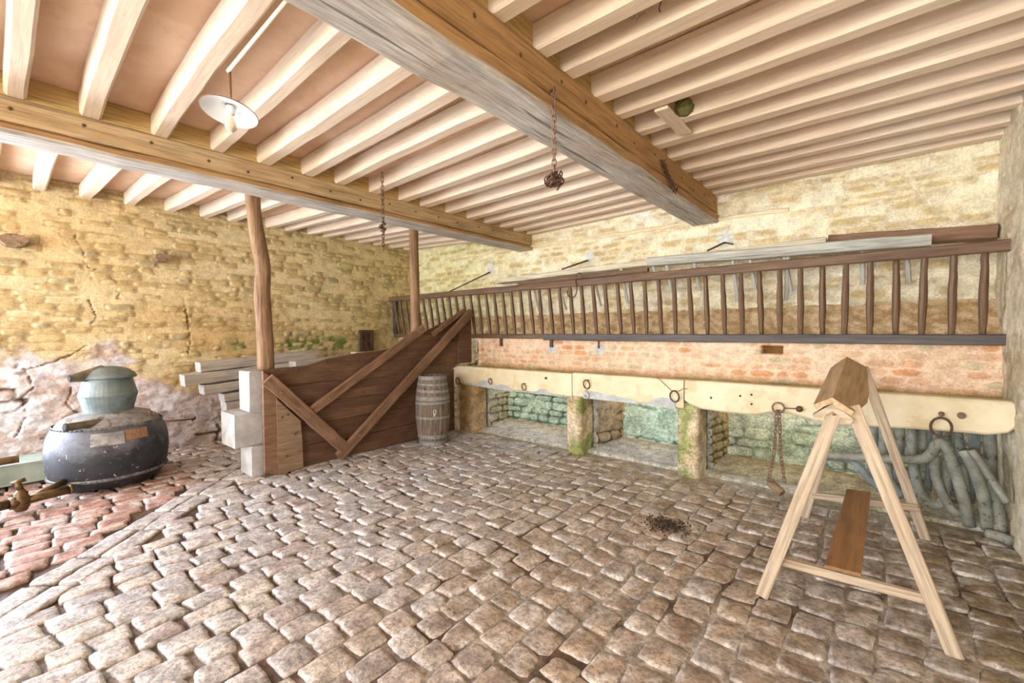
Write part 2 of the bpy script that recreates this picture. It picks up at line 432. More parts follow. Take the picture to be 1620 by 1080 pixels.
def courses(Ug, Vg, seed, h0, h1, w0, w1, warp=0.02, wscale=1.2):
    """coursed rubble: returns distance to the joint and two random numbers per stone"""
    rs = np.random.RandomState(seed)
    U2 = Ug + warp * 1.4 * (fbm(Ug * 5, Vg * 9, seed) - .5) * 2
    V2 = Vg + warp * (fbm(Ug * wscale, Vg * 1.3, seed + 1) - .5) * 4 + warp * 0.5 * (fbm(Ug * 8, Vg * 8, seed + 2) - .5)
    vmin, vmax = V2.min() - 0.1, V2.max() + 0.3
    rows = [vmin]
    while rows[-1] < vmax:
        rows.append(rows[-1] + rs.uniform(h0, h1))
    rows = np.array(rows); ri = np.searchsorted(rows, V2) - 1
    dv = np.minimum(V2 - rows[ri], rows[ri + 1] - V2)
    du = np.zeros_like(U2); r1 = np.zeros_like(U2); r2 = np.zeros_like(U2)
    umin, umax = U2.min() - 0.5, U2.max() + 0.5
    for r in np.unique(ri):
        m_ = ri == r; e = [umin - rs.uniform(0, .3)]
        while e[-1] < umax:
            e.append(e[-1] + rs.uniform(w0, w1))
        e = np.array(e); ci = np.searchsorted(e, U2[m_]) - 1
        du[m_] = np.minimum(U2[m_] - e[ci], e[ci + 1] - U2[m_])
        a = rs.rand(len(e)); b_ = rs.rand(len(e)); r1[m_] = a[ci]; r2[m_] = b_[ci]
    k = 0.03
    dd = -np.log(np.exp(-du / k * 1.4) + np.exp(-dv / k * 1.4)) * k / 1.4
    return dd, r1, r2


def polyline_dist(Ug, Vg, pts):
    d = np.full(Ug.shape, 9.0)
    for (a, b_), (c, e) in zip(pts[:-1], pts[1:]):
        L2 = (c - a) ** 2 + (e - b_) ** 2
        t = np.clip(((Ug - a) * (c - a) + (Vg - b_) * (e - b_)) / L2, 0, 1)
        d = np.minimum(d, np.hypot(Ug - a - t * (c - a), Vg - b_ - t * (e - b_)))
    return d


A3 = lambda c: np.array(c, float)[None, None, :]

XL, XR, YB = -6.97, 0.74, 5.25

# ------------------------------------------------------------------ left wall
u = np.arange(-0.55, 5.30, 0.0125); v = np.arange(-0.05, 3.25, 0.0125)
Ug, Vg = np.meshgrid(u, v, indexing='ij')
d, r1, r2 = courses(Ug, Vg, 11, 0.055, 0.10, 0.10, 0.30, 0.02)
dB, b1, b2 = courses(Ug, Vg, 23, 0.09, 0.19, 0.16, 0.42, 0.05)
expo = sst(0.42, 0.52, fbm(Ug * 2.2, Vg * 5.0, 2) * 0.5 + r1 * 0.5)
stone = sst(0.004, 0.022, d) * expo
low = sst(0.14, -0.14, Vg - (1.50 - 0.42 * Ug) + 0.55 * (fbm(Ug * 2.4, Vg * 3.0, 5) - .5) * 2)
jB = sst(0.016, 0.002, dB + 0.012 * (fbm(Ug * 22, Vg * 22, 3) - .5)) * sst(0.60, 0.70, fbm(Ug * 2.6 + 9, Vg * 3.5, 4) + 0.16 * sst(0.45, 0.1, Vg) - .10 * sst(.6, 1.2, Ug))
H = 0.013 * (fbm(Ug * 7, Vg * 14, 1, 6) - .5) + 0.03 * (fbm(Ug * 1.1, Vg * 1.4, 3) - .5)
H = H + (1 - low) * (stone * (0.008 + 0.016 * r2) - 0.004 * (1 - stone) * fbm(Ug * 20, Vg * 30, 6)) + low * (0.004 * sst(0, .04, dB) - 0.045 * jB + 0.050 * (fbm(Ug * 5, Vg * 9, 2, 6) - .5) + 0.02 * np.abs(fbm(Ug * 9, Vg * 16, 5, 4) - .5))
mort = lerp(A3((0.72, 0.54, 0.28)), A3((0.77, 0.66, 0.42)), fbm(Ug * 1.2, Vg * 1.5, 1)[..., None])
mort = lerp(mort, A3((0.60, 0.39, 0.16)), (0.75 * sst(0.40, 0.62, fbm(Ug * 1.3 + 3, Vg * 2.6, 7)) * sst(2.2, 1.5, Vg) * sst(0.0, 0.9, Ug) * sst(3.6, 2.2, Ug))[..., None])
stn = lerp(A3((0.42, 0.30, 0.12)), A3((0.62, 0.47, 0.23)), r1[..., None]); stn = lerp(stn, A3((0.38, 0.35, 0.23)), (0.6 * (r2 > .8))[..., None])
C = lerp(mort, stn, (stone * 0.9)[..., None]); C = lerp(C, A3((0.30, 0.19, 0.07)), (0.55 * expo * sst(0.012, 0.0, d))[..., None])
green = 0.5 * sst(2.2, 4.6, Ug)
C = lerp(C, C * A3((0.92, 0.98, 0.84)), green[..., None])
lav = lerp(A3((0.64, 0.54, 0.50)), A3((0.76, 0.73, 0.76)), sst(0.35, 0.65, fbm(Ug * 5, Vg * 7, 5))[..., None])
lav = lerp(lav, A3((0.50, 0.34, 0.26)), (0.75 * sst(0.54, 0.62, fbm(Ug * 6 + 4, Vg * 9, 6)))[..., None])
C = lerp(C, lerp(lav, A3((0.62, 0.50, 0.44)), (0.55 * sst(.9, 1.6, Ug))[..., None]), low[..., None])
C = lerp(C, A3((0.13, 0.075, 0.04)), (low * jB * 0.85)[..., None])
moss = sst(0.55, 0.66, fbm(Ug * 4, Vg * 8, 0)) * sst(1.9, 2.4, Ug) * np.exp(-((Vg - 1.30) / 0.12) ** 2)
C = lerp(C, A3((0.11, 0.20, 0.04)), (moss * 0.9)[..., None])
for pts in ([(0.62, 2.60), (0.70, 2.25), (0.80, 2.22), (0.93, 2.14), (1.0, 2.02), (0.96, 1.92), (1.1, 1.9)], [(0.70, 1.88), (0.78, 1.70), (0.72, 1.6)], [(0.0, 1.55), (0.07, 1.45)],
            [(0.2, 1.12), (0.26, 0.9), (0.16, 0.8), (0.2, 0.6), (0.1, 0.42)], [(0.55, 0.9), (0.50, 0.7), (0.6, 0.55)], [(0.2, 1.1), (0.45, 1.2), (0.7, 1.35)], [(1.55, 0.40), (1.9, 0.28), (2.1, 0.42)],
            [(1.60, 1.95), (1.66, 1.5), (1.64, 1.2)], [(0.3, .35), (.7, .38), (1.1, .28)]):
    pd = polyline_dist(Ug + 0.05 * (fbm(Ug * 9, Vg * 9, 1) - .5), Vg + 0.06 * (fbm(Ug * 9, Vg * 9, 2) - .5), pts) + 0.012 * (fbm(Ug * 14, Vg * 14, 3) - 0.4)
    k = sst(0.011, 0.001, pd + 0.012 * (fbm(Ug * 6, Vg * 6, 5) - .35)); H = H - 0.04 * k; C = lerp(C, A3((0.22, 0.12, 0.05)), (k * 0.75)[..., None])
P = np.stack([XL + H, Ug, Vg], -1)
grid_obj('wall_left', P, C, 'pale_wall', flip=False)
# the same wall beyond the open doorway, and over it
b = MB(); b.box((XL - .3, -5.2, -.05), (XL, -2.6, 3.25)); b.box((XL - .3, -2.6, 2.35), (XL, -.55, 3.25)); o = b.build('wall_left_doorway', 'slab'); o['kind'] = 'structure'

# ------------------------------------------------------------------ back wall above the hay slope
u = np.arange(-7.05, 0.80, 0.0135); v = np.arange(1.60, 3.25, 0.0135)
Ug, Vg = np.meshgrid(u, v, indexing='ij')
d, r1, r2 = courses(Ug, Vg, 31, 0.06, 0.11, 0.10, 0.32, 0.02)
expo = sst(0.42, 0.56, fbm(Ug * 2.2, Vg * 5.0, 2) * 0.55 + r1 * 0.45)
stone = sst(0.004, 0.024, d) * expo
H = 0.010 * (fbm(Ug * 7, Vg * 12, 1, 6) - .5) + 0.02 * (fbm(Ug * 1.1, Vg * 1.4, 3) - .5) + stone * (0.008 + 0.014 * r2)
mort = lerp(A3((0.82, 0.74, 0.52)), A3((0.88, 0.82, 0.64)), fbm(Ug * 1.5, Vg * 1.5, 1)[..., None])
stn = lerp(A3((0.46, 0.31, 0.12)), A3((0.66, 0.52, 0.27)), r1[..., None]); stn = lerp(stn, A3((0.60, 0.58, 0.50)), (0.7 * (r2 > .85) * sst(2.1, 1.9, Vg))[..., None])
C = lerp(mort, stn, (stone * 0.9)[..., None]); C = lerp(C, A3((0.46, 0.33, 0.16)), (0.35 * expo * sst(0.012, 0.0, d))[..., None])
C = lerp(C, C * A3((0.90, 0.92, 0.72)), sst(-3.4, -5.6, Ug)[..., None])
C = lerp(C, A3((0.92, 0.90, 0.84)), (0.7 * sst(0.62, 0.7, fbm(Ug * 2.2, Vg * 3, 4)) * sst(2.6, 2.8, Vg))[..., None])
for cx, cz in ((-4.86, 2.47), (-3.02, 2.46), (-1.30, 2.47)):      # cement patches round the stays
    k = sst(0.10, 0.07, np.hypot(Ug - cx, (Vg - cz - .03) * 0.9) + 0.05 * (fbm(Ug * 14, Vg * 14, 2) - .5)); C = lerp(C, A3((0.66, 0.66, 0.60)), k[..., None])
grid_obj('wall_back', np.stack([Ug, YB - H, Vg], -1), C, 'pale_wall', flip=False)

# brick band behind the trough
u = np.arange(-7.05, 0.80, 0.014); v = np.arange(0.70, 1.372, 0.012)
Ug, Vg = np.meshgrid(u, v, indexing='ij')
d, r1, r2 = courses(Ug, Vg, 41, 0.068, 0.074, 0.12, 0.26, 0.004)
st = sst(0.003, 0.010, d)
H = st * 0.009 * (0.4 + r2) + 0.006 * (fbm(Ug * 6, Vg * 6, 1) - .5)
C = lerp(A3((0.84, 0.60, 0.42)), A3((0.80, 0.52, 0.34)), fbm(Ug * 2, Vg * 3, 2)[..., None])
bc = lerp(A3((0.78, 0.47, 0.28)), A3((0.83, 0.64, 0.44)), r1[..., None]); bc = lerp(bc, A3((0.60, 0.55, 0.36)), (0.75 * (r2 > .82))[..., None]); bc = lerp(bc, A3((0.70, 0.30, 0.11)), (0.7 * (r2 < .09))[..., None])
C = lerp(C * A3((1.06, 1.12, 1.18)), bc * A3((.96, .94, .92)), (st * sst(.30, .45, fbm(Ug * 3, Vg * 6, 6)) * 0.95)[..., None])
C = lerp(C, A3((0.66, 0.42, 0.16)), (0.75 * sst(1.03, 0.93, Vg + 0.06 * (fbm(Ug * 3, Vg * 3, 3) - .5)))[..., None])
C = lerp(C, A3((0.17, 0.20, 0.04)), (0.85 * sst(0.98, 0.93, Vg + 0.05 * (fbm(Ug * 5, Vg * 8, 1) - .5)) * sst(0.46, 0.6, fbm(Ug * 1.3, Vg, 5) + .22 * sst(-2.5, .3, Ug)))[..., None])
for cx, cz in ((-3.43, 1.25), (-2.70, 1.25)):
    k = sst(0.085, 0.06, np.hypot(Ug - cx, Vg - cz) + 0.04 * (fbm(Ug * 14, Vg * 14, 2) - .5)); C = lerp(C, A3((0.60, 0.61, 0.58)), k[..., None])
hole = sst(0.012, 0.0, np.maximum(np.abs(Ug + 0.79) - 0.085, np.abs(Vg - 1.285) - 0.035)); C = lerp(C, A3((0.20, 0.10, 0.03)), hole[..., None])
grid_obj('wall_brick_band', np.stack([Ug, 4.95 - H + hole * 0.10, Vg], -1), C, 'brick', flip=False)

# straw covered slope between the bricks and the upper wall
u = np.arange(-7.05, 0.80, 0.02); v = np.linspace(0, 1, 30)
Ug, Vg = np.meshgrid(u, v, indexing='ij')
n = fbm(Ug * 8, Vg * 6, 3)
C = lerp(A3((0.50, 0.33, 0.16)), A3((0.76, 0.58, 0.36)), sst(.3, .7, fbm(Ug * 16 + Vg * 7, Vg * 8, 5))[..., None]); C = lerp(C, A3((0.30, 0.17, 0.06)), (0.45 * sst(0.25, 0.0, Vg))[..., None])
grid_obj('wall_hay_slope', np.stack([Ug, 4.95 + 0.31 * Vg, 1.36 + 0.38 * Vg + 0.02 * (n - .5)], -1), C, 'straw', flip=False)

# niche back wall and dividing walls
u = np.arange(-4.6, 0.80, 0.013); v = np.arange(-0.05, 0.92, 0.013)
Ug, Vg = np.meshgrid(u, v, indexing='ij')


def niche_stone(Ug, Vg, seed, c0, c1, cj):
    d, r1, r2 = courses(Ug, Vg, seed, 0.07, 0.13, 0.13, 0.34, 0.02)
    cover = sst(0.48, 0.66, fbm(Ug * 2, Vg * 3, seed) + 0.22 * (Vg - .45))
    j = sst(0.013, 0.0, d + 0.012 * (fbm(Ug * 20, Vg * 20, 3) - .5)) * (1 - cover)
    H = 0.035 * (fbm(Ug * 8, Vg * 10, 1, 6) - .5) + 0.012 * r2 * (1 - cover) - 0.03 * j
    C = lerp(A3(c0), A3(c1), fbm(Ug * 4, Vg * 5, 2)[..., None]); C = lerp(C, A3(cj), (j * 0.8)[..., None])
    return H, C


H, C = niche_stone(Ug, Vg, 51, (0.46, 0.54, 0.42), (0.78, 0.84, 0.70), (0.07, 0.09, 0.05))
C = lerp(C, A3((0.42, 0.50, 0.28)), (0.5 * sst(.55, .4, Vg) * sst(-1.3, -0.9, Ug) * sst(0.2, -.5, Ug))[..., None]); C = lerp(C, C * A3((.82, .98, 1.0)), sst(-1.4, -2.0, Ug)[..., None])
C = lerp(C, A3((0.62, 0.60, 0.52)), sst(-0.3, 0.2, Ug)[..., None] * 0.6)
grid_obj('wall_niche_back', np.stack([Ug, 5.30 - H, Vg], -1), C, 'niche', flip=False)
for k, (xf, x, c0, c1) in enumerate(((-4.50, -4.53, (0.34, 0.33, 0.22), (0.55, 0.53, 0.40)), (-2.675, -2.53, (0.36, 0.26, 0.16), (0.58, 0.47, 0.33)), (-1.325, -1.27, (0.38, 0.30, 0.14), (0.55, 0.46, 0.25)))):
    u = np.arange(4.81, 5.34, 0.014); v = np.arange(0.0, 0.90, 0.015)
    Ug, Vg = np.meshgrid(u, v, indexing='ij')
    H, C = niche_stone(Ug, Vg, 61 + k, c0, c1, (0.10, 0.07, 0.04))
    xx = lerp(xf, x, (Ug - 4.8) / .5); P1 = np.stack([xx + H, Ug, Vg], -1); P2 = np.stack([xx - 0.13 - H, Ug, Vg], -1)
    Pq = np.concatenate([P2[::-1], P1], 0); Cq = np.concatenate([C[::-1], C], 0)
    Cq[len(u) + 0:len(u) + 3] = np.array((0.60, 0.59, 0.54))
    grid_obj('wall_niche_divider', Pq, Cq, 'niche')
# low wall under the rack on the far side of the stall partition
u = np.arange(-7.05, -4.84, 0.02); v = np.arange(-0.06, 1.36, 0.02)
Ug, Vg = np.meshgrid(u, v, indexing='ij'); H, C = niche_stone(Ug, Vg, 77, (0.5, 0.42, 0.2), (0.68, 0.58, 0.33), (0.2, 0.14, 0.06))
grid_obj('wall_stall_end', np.stack([Ug, 4.93 - H, Vg], -1), C, 'wall')

# ------------------------------------------------------------------ right wall
u = np.concatenate([np.arange(-5.2, 2.0, 0.08), np.arange(2.0, 5.35, 0.014)]); v = np.arange(-0.05, 3.2, 0.014)
Ug, Vg = np.meshgrid(u, v, indexing='ij')
d, r1, r2 = courses(Ug, Vg, 91, 0.08, 0.14, 0.14, 0.36, 0.03)
ex = sst(0.52, 0.66, fbm(Ug * 2, Vg * 3, 4) * .7 + r1 * .3); st = sst(0.0, 0.02, d) * ex
H = 0.035 * (fbm(Ug * 3, Vg * 3, 3) - .5) + 0.015 * (fbm(Ug * 12, Vg * 12, 1) - .5) + 0.008 * st
C = lerp(A3((0.72, 0.62, 0.44)), A3((0.84, 0.76, 0.58)), sst(.3, .7, fbm(Ug * 4, Vg * 4, 2))[..., None]); C = lerp(C, A3((0.52, 0.42, 0.26)), (st * .6)[..., None])
C = lerp(C, A3((0.40, 0.40, 0.26)), (0.6 * sst(0.58, 0.7, fbm(Ug * 3, Vg * 3, 6)) * sst(1.6, 1.0, Vg))[..., None])
grid_obj('wall_right', np.stack([XR - H, Ug, Vg], -1), C, 'pale_wall', flip=True)

# ------------------------------------------------------------------ ceiling
ZC = lambda x: float(np.interp(x, [-7.1, -4.1, -1.5, 0.85], [3.20, 3.065, 3.125, 3.15]))
SOF = lambda x: ZC(x) - 0.145
xs = [-7.1, -4.1, -1.5, 0.85]
b = MB()
b.add([(x, y, ZC(x) + t) for t in (0, 0.06) for x in xs for y in (-5.2, 5.4)],
      [(0, 1, 3, 2), (2, 3, 5, 4), (4, 5, 7, 6), (8, 10, 11, 9), (10, 12, 13, 11), (12, 14, 15, 13), (0, 2, 10, 8), (2, 4, 12, 10), (4, 6, 14, 12), (1, 9, 11, 3), (3, 11, 13, 5), (5, 13, 15, 7), (0, 8, 9, 1), (6, 7, 15, 14)])
o = b.build('ceiling', 'ceil'); o['kind'] = 'structure'

# boards closing the gaps between the joists, over each beam
for n_, x in (('trim_1', -3.995), ('trim_2', -1.40)):
    o = stick(n_, 'infill', (x - .03, -5.0, ZC(x) - 0.072), (x - .03, 5.25, ZC(x) - 0.072), 0.03, 0.142, ch=0.002, seg=1); o['kind'] = 'structure'
# render ledge running along the upper back wall
b = MB(); b.bar(5.2, 0.05, 0.04, ch=0.012, seg=60, jit=0.008)
o = b.build('trim_3', 'slab', None, frame((-5.9, 5.24, 2.775), (0.70, 5.24, 2.70))); o['kind'] = 'structure'

ORD = 'first second third fourth fifth sixth seventh eighth ninth tenth eleventh twelfth thirteenth fourteenth fifteenth sixteenth seventeenth eighteenth nineteenth twentieth'.split()
bays = {
    'right': (-1.55, 0.76, [5.16, 4.86, 4.52, 4.20, 3.86, 3.52, 3.19, 2.84, 2.53, 2.19, 1.92, 1.58, 1.25, 0.9], 'between great beam and right-hand wall', 0.105),
    'middle': (-4.14, -1.50, [5.18, 4.88, 4.58, 4.27, 3.95, 3.60, 3.22, 2.92, 2.56, 2.20, 1.87, 1.52, 1.16, 0.81, 0.45, 0.12, -0.25], 'between the two beams', 0.105),
    'left': (-7.05, -4.12, [5.14, 4.82, 4.50, 4.19, 3.92, 3.57, 3.27, 2.95, 2.68, 2.18, 1.87, 1.49, 1.10, 0.72, 0.35, 0.0], 'between thinner beam and left-hand wall', 0.105),
}
for nm, (x0, x1, ys, where, wd) in bays.items():
    for i, y in enumerate(ys):
        crook = nm == 'left' or (nm == 'middle' and i > 8)
        sy = random.uniform(-.015, .015)
        o = stick('ceiling_joist', 'joist', (x0, y + sy, SOF(x0) + 0.075), (x1, y - sy, SOF(x1) + 0.075), wd * random.uniform(.9, 1.12), 0.15,
                  ch=0.009 if not crook else 0.016, seg=10, jit=0.0015 if not crook else 0.003, bow=(random.uniform(-.03, .03) if crook else random.uniform(-.01, .01), random.uniform(-.012, .006)))
        tag(o, 'whitewashed joist %s, %s from back wall' % (where, ORD[i]), 'joist', 'ceiling joists ' + where, 'thing')

# ------------------------------------------------------------------ main beams
def beam(name, label, x0, x1, zb, zs, zt, up_mat, low_mat):
    t = thing(name, label, 'beam', ((x0 + x1) / 2, 5.25, zb), None, 'thing')
    b = MB(); L = 10.25
    b.bar(L, x1 - x0, zs - zb, ch=0.02, seg=44, jit=0.005)
    # underside faces get the weathered grey
    o = b.build('lower_timber', low_mat, t, frame(((x0 + x1) / 2, -5.0, (zs + zb) / 2), ((x0 + x1) / 2, 5.25, (zs + zb) / 2)), mats=[low_mat, 'beam_grey'])
    me = o.data
    for p in me.polygons:
        if p.normal.z < -0.35:
            p.material_index = 1
    stick('upper_timber', up_mat, ((x0 + x1) / 2 - .012, -5.0, (zs + zt) / 2 + .002), ((x0 + x1) / 2 - .012, 5.25, (zs + zt) / 2 + .002), x1 - x0, zt - zs - .006, t, ch=0.007, seg=20, jit=0.002)
    for y in np.arange(-0.27, 5.1, 0.335):
        b = MB(); c = (x1 - .012, y + random.uniform(-.05, .05), zs + (zt - zs) * random.uniform(.35, .65)); b.blob(c, 0.006, 0.012, 0.012, 6, 4); b.at('nail_head', 'iron', c, t)
    return t


beam('ceiling_beam', 'massive ceiling beam with weathered grey underside and brown side, hung with chains', -1.665, -1.37, 2.69, 2.79, 2.978, 'beam_brown', 'beam_brown')
beam('ceiling_beam', 'thinner tan and grey ceiling beam crossing above the wooden partition', -4.25, -3.985, 2.70, 2.765, 2.922, 'beam_tan', 'beam_brown')

# ------------------------------------------------------------------ floor
def make_floor():
    rs = np.random.RandomState(5)
    q = []                              # quads: 4 corners, colour zone
    p0 = np.array([-3.50, -0.05]); p1 = np.array([-5.55, 1.86]); dr = (p1 - p0) / np.linalg.norm(p1 - p0); nr = np.array([-dr[1], dr[0]])

    def sd(x, y):
        a = np.array([x, y]) - p0; return a @ nr, a @ dr
    wx = lambda x, y: 0.10 * (float(fbm(np.array(x * .35 + 9.), np.array(y * .45), 4)) - .5) * 2
    x = -7.05
    while x < 0.80:
        wdt = rs.uniform(0.145, 0.195)
        if x < -5.0:
            wdt *= 0.85
        y = -0.55 - rs.uniform(0, .2)
        while y < 4.72:
            Lh = rs.uniform(0.15, 0.235) * (1.25 if x < -4.4 else 1)
            cx, cy = x + wdt / 2, y + Lh / 2
            s_, a_ = sd(cx, cy)
            if not (abs(s_) < 0.19 and -0.6 < a_ < 2.9) and not (cy > 4.50 and -4.5 < cx):
                j = lambda: rs.uniform(-.014, .014)
                c4 = []
                for (sx, sy) in ((0, 0), (1, 0), (1, 1), (0, 1)):
                    px, py = x + wdt * sx, y + Lh * sy
                    c4.append((px + wx(px, py) + j(), py + j() + 0.04 * math.sin(px * 2.1)))
                q.append((c4, rs.rand(), rs.rand(), rs.rand(), 0))
            y += Lh
        x += wdt
    for s0, s1 in ((-0.155, 0.0), (0.0, 0.155)):      # double row of long stones along the drain
        a = -0.5 + rs.uniform(0, .2)
        while a < 2.8:
            L = rs.uniform(0.24, 0.42)
            c4 = [tuple(p0 + dr * aa + nr * ss + rs.uniform(-.006, .006, 2)) for aa, ss in ((a, s0), (a + L, s0), (a + L, s1), (a, s1))][::-1]
            # keep the same winding as the other stones
            q.append((c4, rs.rand(), rs.rand(), rs.rand(), 1)); a += L
    n = 11; g = np.array([-1, -.98, -.92, -.70, -.36, 0, .36, .70, .92, .98, 1])
    S, T = np.meshgrid(g, g, indexing='ij')
    Q = np.array([e[0] for e in q]); K = len(q)
    r = np.array([e[1:4] for e in q]); z = np.array([e[4] for e in q])
    # make all windings counter-clockwise
    area_ = 0.5 * ((Q[:, 2, 0] - Q[:, 0, 0]) * (Q[:, 3, 1] - Q[:, 1, 1]) - (Q[:, 3, 0] - Q[:, 1, 0]) * (Q[:, 2, 1] - Q[:, 0, 1]))
    Q[area_ < 0] = Q[area_ < 0][:, ::-1]
    # rounded outline: pull the corners in
    rnd = (S ** 2 * T ** 2) ** 3 * (0.05 + 0.07 * sst(-3.2, -0.8, Q[:, 0, 0]))[:, None, None]
    cen = Q.mean(1)
    gap = 0.0025 / 0.09
    s_ = S[None] * (1 - rnd - gap); t_ = T[None] * (1 - rnd - gap * 2.6)
    w4 = [(1 - s_) * (1 - t_) / 4, (1 + s_) * (1 - t_) / 4, (1 + s_) * (1 + t_) / 4, (1 - s_) * (1 + t_) / 4]
    XY = sum(w4[k][..., None] * Q[:, k][:, None, None, :] for k in range(4))
    # ragged edges
    XY = XY + 0.022 * (np.stack([fbm(XY[..., 0] * 16, XY[..., 1] * 16, 1), fbm(XY[..., 0] * 16 + 5, XY[..., 1] * 16, 2)], -1) - .5)
    e = np.maximum(np.abs(S), np.abs(T))
    prof = np.sqrt(np.clip(1 - e ** 26, 0, 1))
    right = sst(-3.8, -1.0, cen[:, 0])
    hh = 0.028 + 0.002 * right
    Z = -0.026 + hh[:, None, None] * prof[None] - (0.002 + 0.006 * right)[:, None, None] * ((S ** 2 + T ** 2) / 2)[None]
    Z = Z + (r[:, 0, None, None] - .5) * 0.008 + ((r[:, 1] - .5) * 0.02)[:, None, None] * S[None] * .5 + ((r[:, 2] - .5) * 0.02)[:, None, None] * T[None] * .5
    Z = Z + prof[None] * (0.020 * (fbm(XY[..., 0] * 14, XY[..., 1] * 9, 3, 5) - .5) + 0.010 * (np.abs(fbm(XY[..., 0] * 26, XY[..., 1] * 15, 5, 4) - .5) - .1))
    # colours
    X_, Y_ = XY[..., 0], XY[..., 1]
    base = lerp(np.array((0.52, 0.515, 0.565)), np.array((0.63, 0.61, 0.62)), r[:, 0:1])  # grey stone tinted lavender, painting in the cool daylight sheen
    base = np.where(r[:, 1:2] > .80, np.array((0.50, 0.42, 0.41)), base); base = np.where(r[:, 2:3] > .86, np.array((0.58, 0.53, 0.48)), base)
    tan = sst(.50, .60, fbm(cen[:, 0:1] * .9 + 3, cen[:, 1:2] * .9, 6)); base = lerp(base, lerp(np.array((0.42, 0.35, 0.27)), np.array((0.59, 0.52, 0.42)), r[:, 0:1]), .8 * tan * sst(-3.4, -2.6, cen[:, 0:1]))
    brown = lerp(np.array((0.38, 0.26, 0.18)), np.array((0.58, 0.45, 0.33)), r[:, 1:2]); brown = np.where(r[:, 0:1] > .8, np.array((0.54, 0.46, 0.41)), brown)
    tr = sst(-3.2, -0.8, cen[:, 0:1] + 0.5 * (cen[:, 1:2] - 2.5) * .35)
    c = lerp(base, brown, 0.85 * tr)
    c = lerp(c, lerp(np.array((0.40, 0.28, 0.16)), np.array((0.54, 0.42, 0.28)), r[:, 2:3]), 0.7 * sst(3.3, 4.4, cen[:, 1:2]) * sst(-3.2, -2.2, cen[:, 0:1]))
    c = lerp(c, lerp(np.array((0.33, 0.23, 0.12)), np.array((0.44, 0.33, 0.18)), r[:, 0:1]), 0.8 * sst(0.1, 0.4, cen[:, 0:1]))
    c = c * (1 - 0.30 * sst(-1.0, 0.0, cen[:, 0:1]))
    a0 = (cen - p0) @ nr; al = (cen - p0) @ dr
    redz = ((a0 * np.sign(nr[0] * -1)) > 0)
    sgn = 1 if ((np.array([-6., 0.2]) - p0) @ nr) > 0 else -1
    redz = sst(0.14, 0.2, a0 * sgn) * sst(1.5, 1.1, cen[:, 1]) * (z == 0)
    c = lerp(c, lerp(np.array((0.42, 0.17, 0.11)), np.array((0.50, 0.27, 0.19)), r[:, 1:2]), 0.9 * redz[:, None])
    c = lerp(c, np.array((0.40, 0.25, 0.13)), 0.8 * (sst(0.14, 0.2, a0 * sgn) * sst(1.1, 1.5, cen[:, 1]) * sst(-6.0, -6.3, cen[:, 0]))[:, None])  # warm brown light by the left wall, painted into the stones
    c = np.where((z == 1)[:, None], np.array((0.60, 0.58, 0.60)), c)
    Cc = np.broadcast_to(c[:, None, None, :], XY.shape[:3] + (3,)).copy()
    pale = sst(0.48, 0.62, fbm(X_ * 16, Y_ * 9, 5, 5)) * 0.5
    dk = sst(0.52, 0.62, fbm(X_ * 20 + 7, Y_ * 12, 2, 5)) * 0.35
    Cc = lerp(Cc, np.array((0.80, 0.76, 0.74)), np.clip(pale + 0.30 * sst(.6, .97, e)[None], 0, 1)[..., None])
    Cc = lerp(Cc, Cc * np.array((0.55, 0.48, 0.44)), dk[..., None])
    Cc = lerp(Cc, np.array((0.14, 0.07, 0.04)), (0.9 * (1 - prof)[None] * (0.12 + 0.88 * (1 - right))[:, None, None])[..., None])
    Cc = Cc * np.array((1.13, 1.12, 1.09))
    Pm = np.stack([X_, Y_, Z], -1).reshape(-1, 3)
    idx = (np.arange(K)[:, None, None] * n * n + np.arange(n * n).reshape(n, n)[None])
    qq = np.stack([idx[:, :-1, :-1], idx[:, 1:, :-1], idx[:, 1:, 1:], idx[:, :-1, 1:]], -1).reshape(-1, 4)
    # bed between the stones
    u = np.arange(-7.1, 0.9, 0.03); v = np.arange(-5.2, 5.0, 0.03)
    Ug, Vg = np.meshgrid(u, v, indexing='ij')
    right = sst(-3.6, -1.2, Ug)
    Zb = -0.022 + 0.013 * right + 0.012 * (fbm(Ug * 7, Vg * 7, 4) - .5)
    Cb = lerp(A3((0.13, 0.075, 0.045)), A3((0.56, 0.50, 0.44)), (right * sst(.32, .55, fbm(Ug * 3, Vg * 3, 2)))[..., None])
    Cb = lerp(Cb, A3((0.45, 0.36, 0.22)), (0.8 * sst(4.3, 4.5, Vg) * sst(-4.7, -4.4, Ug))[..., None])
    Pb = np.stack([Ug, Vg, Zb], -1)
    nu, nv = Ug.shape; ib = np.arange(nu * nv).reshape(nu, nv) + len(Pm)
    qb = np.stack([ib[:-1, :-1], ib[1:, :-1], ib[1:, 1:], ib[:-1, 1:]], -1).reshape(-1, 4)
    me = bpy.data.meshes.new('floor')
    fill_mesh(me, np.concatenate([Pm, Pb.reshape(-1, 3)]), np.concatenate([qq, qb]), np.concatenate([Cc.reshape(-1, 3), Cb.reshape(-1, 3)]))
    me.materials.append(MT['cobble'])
    o = bpy.data.objects.new('floor', me); COL.objects.link(o); o['kind'] = 'structure'


make_floor()

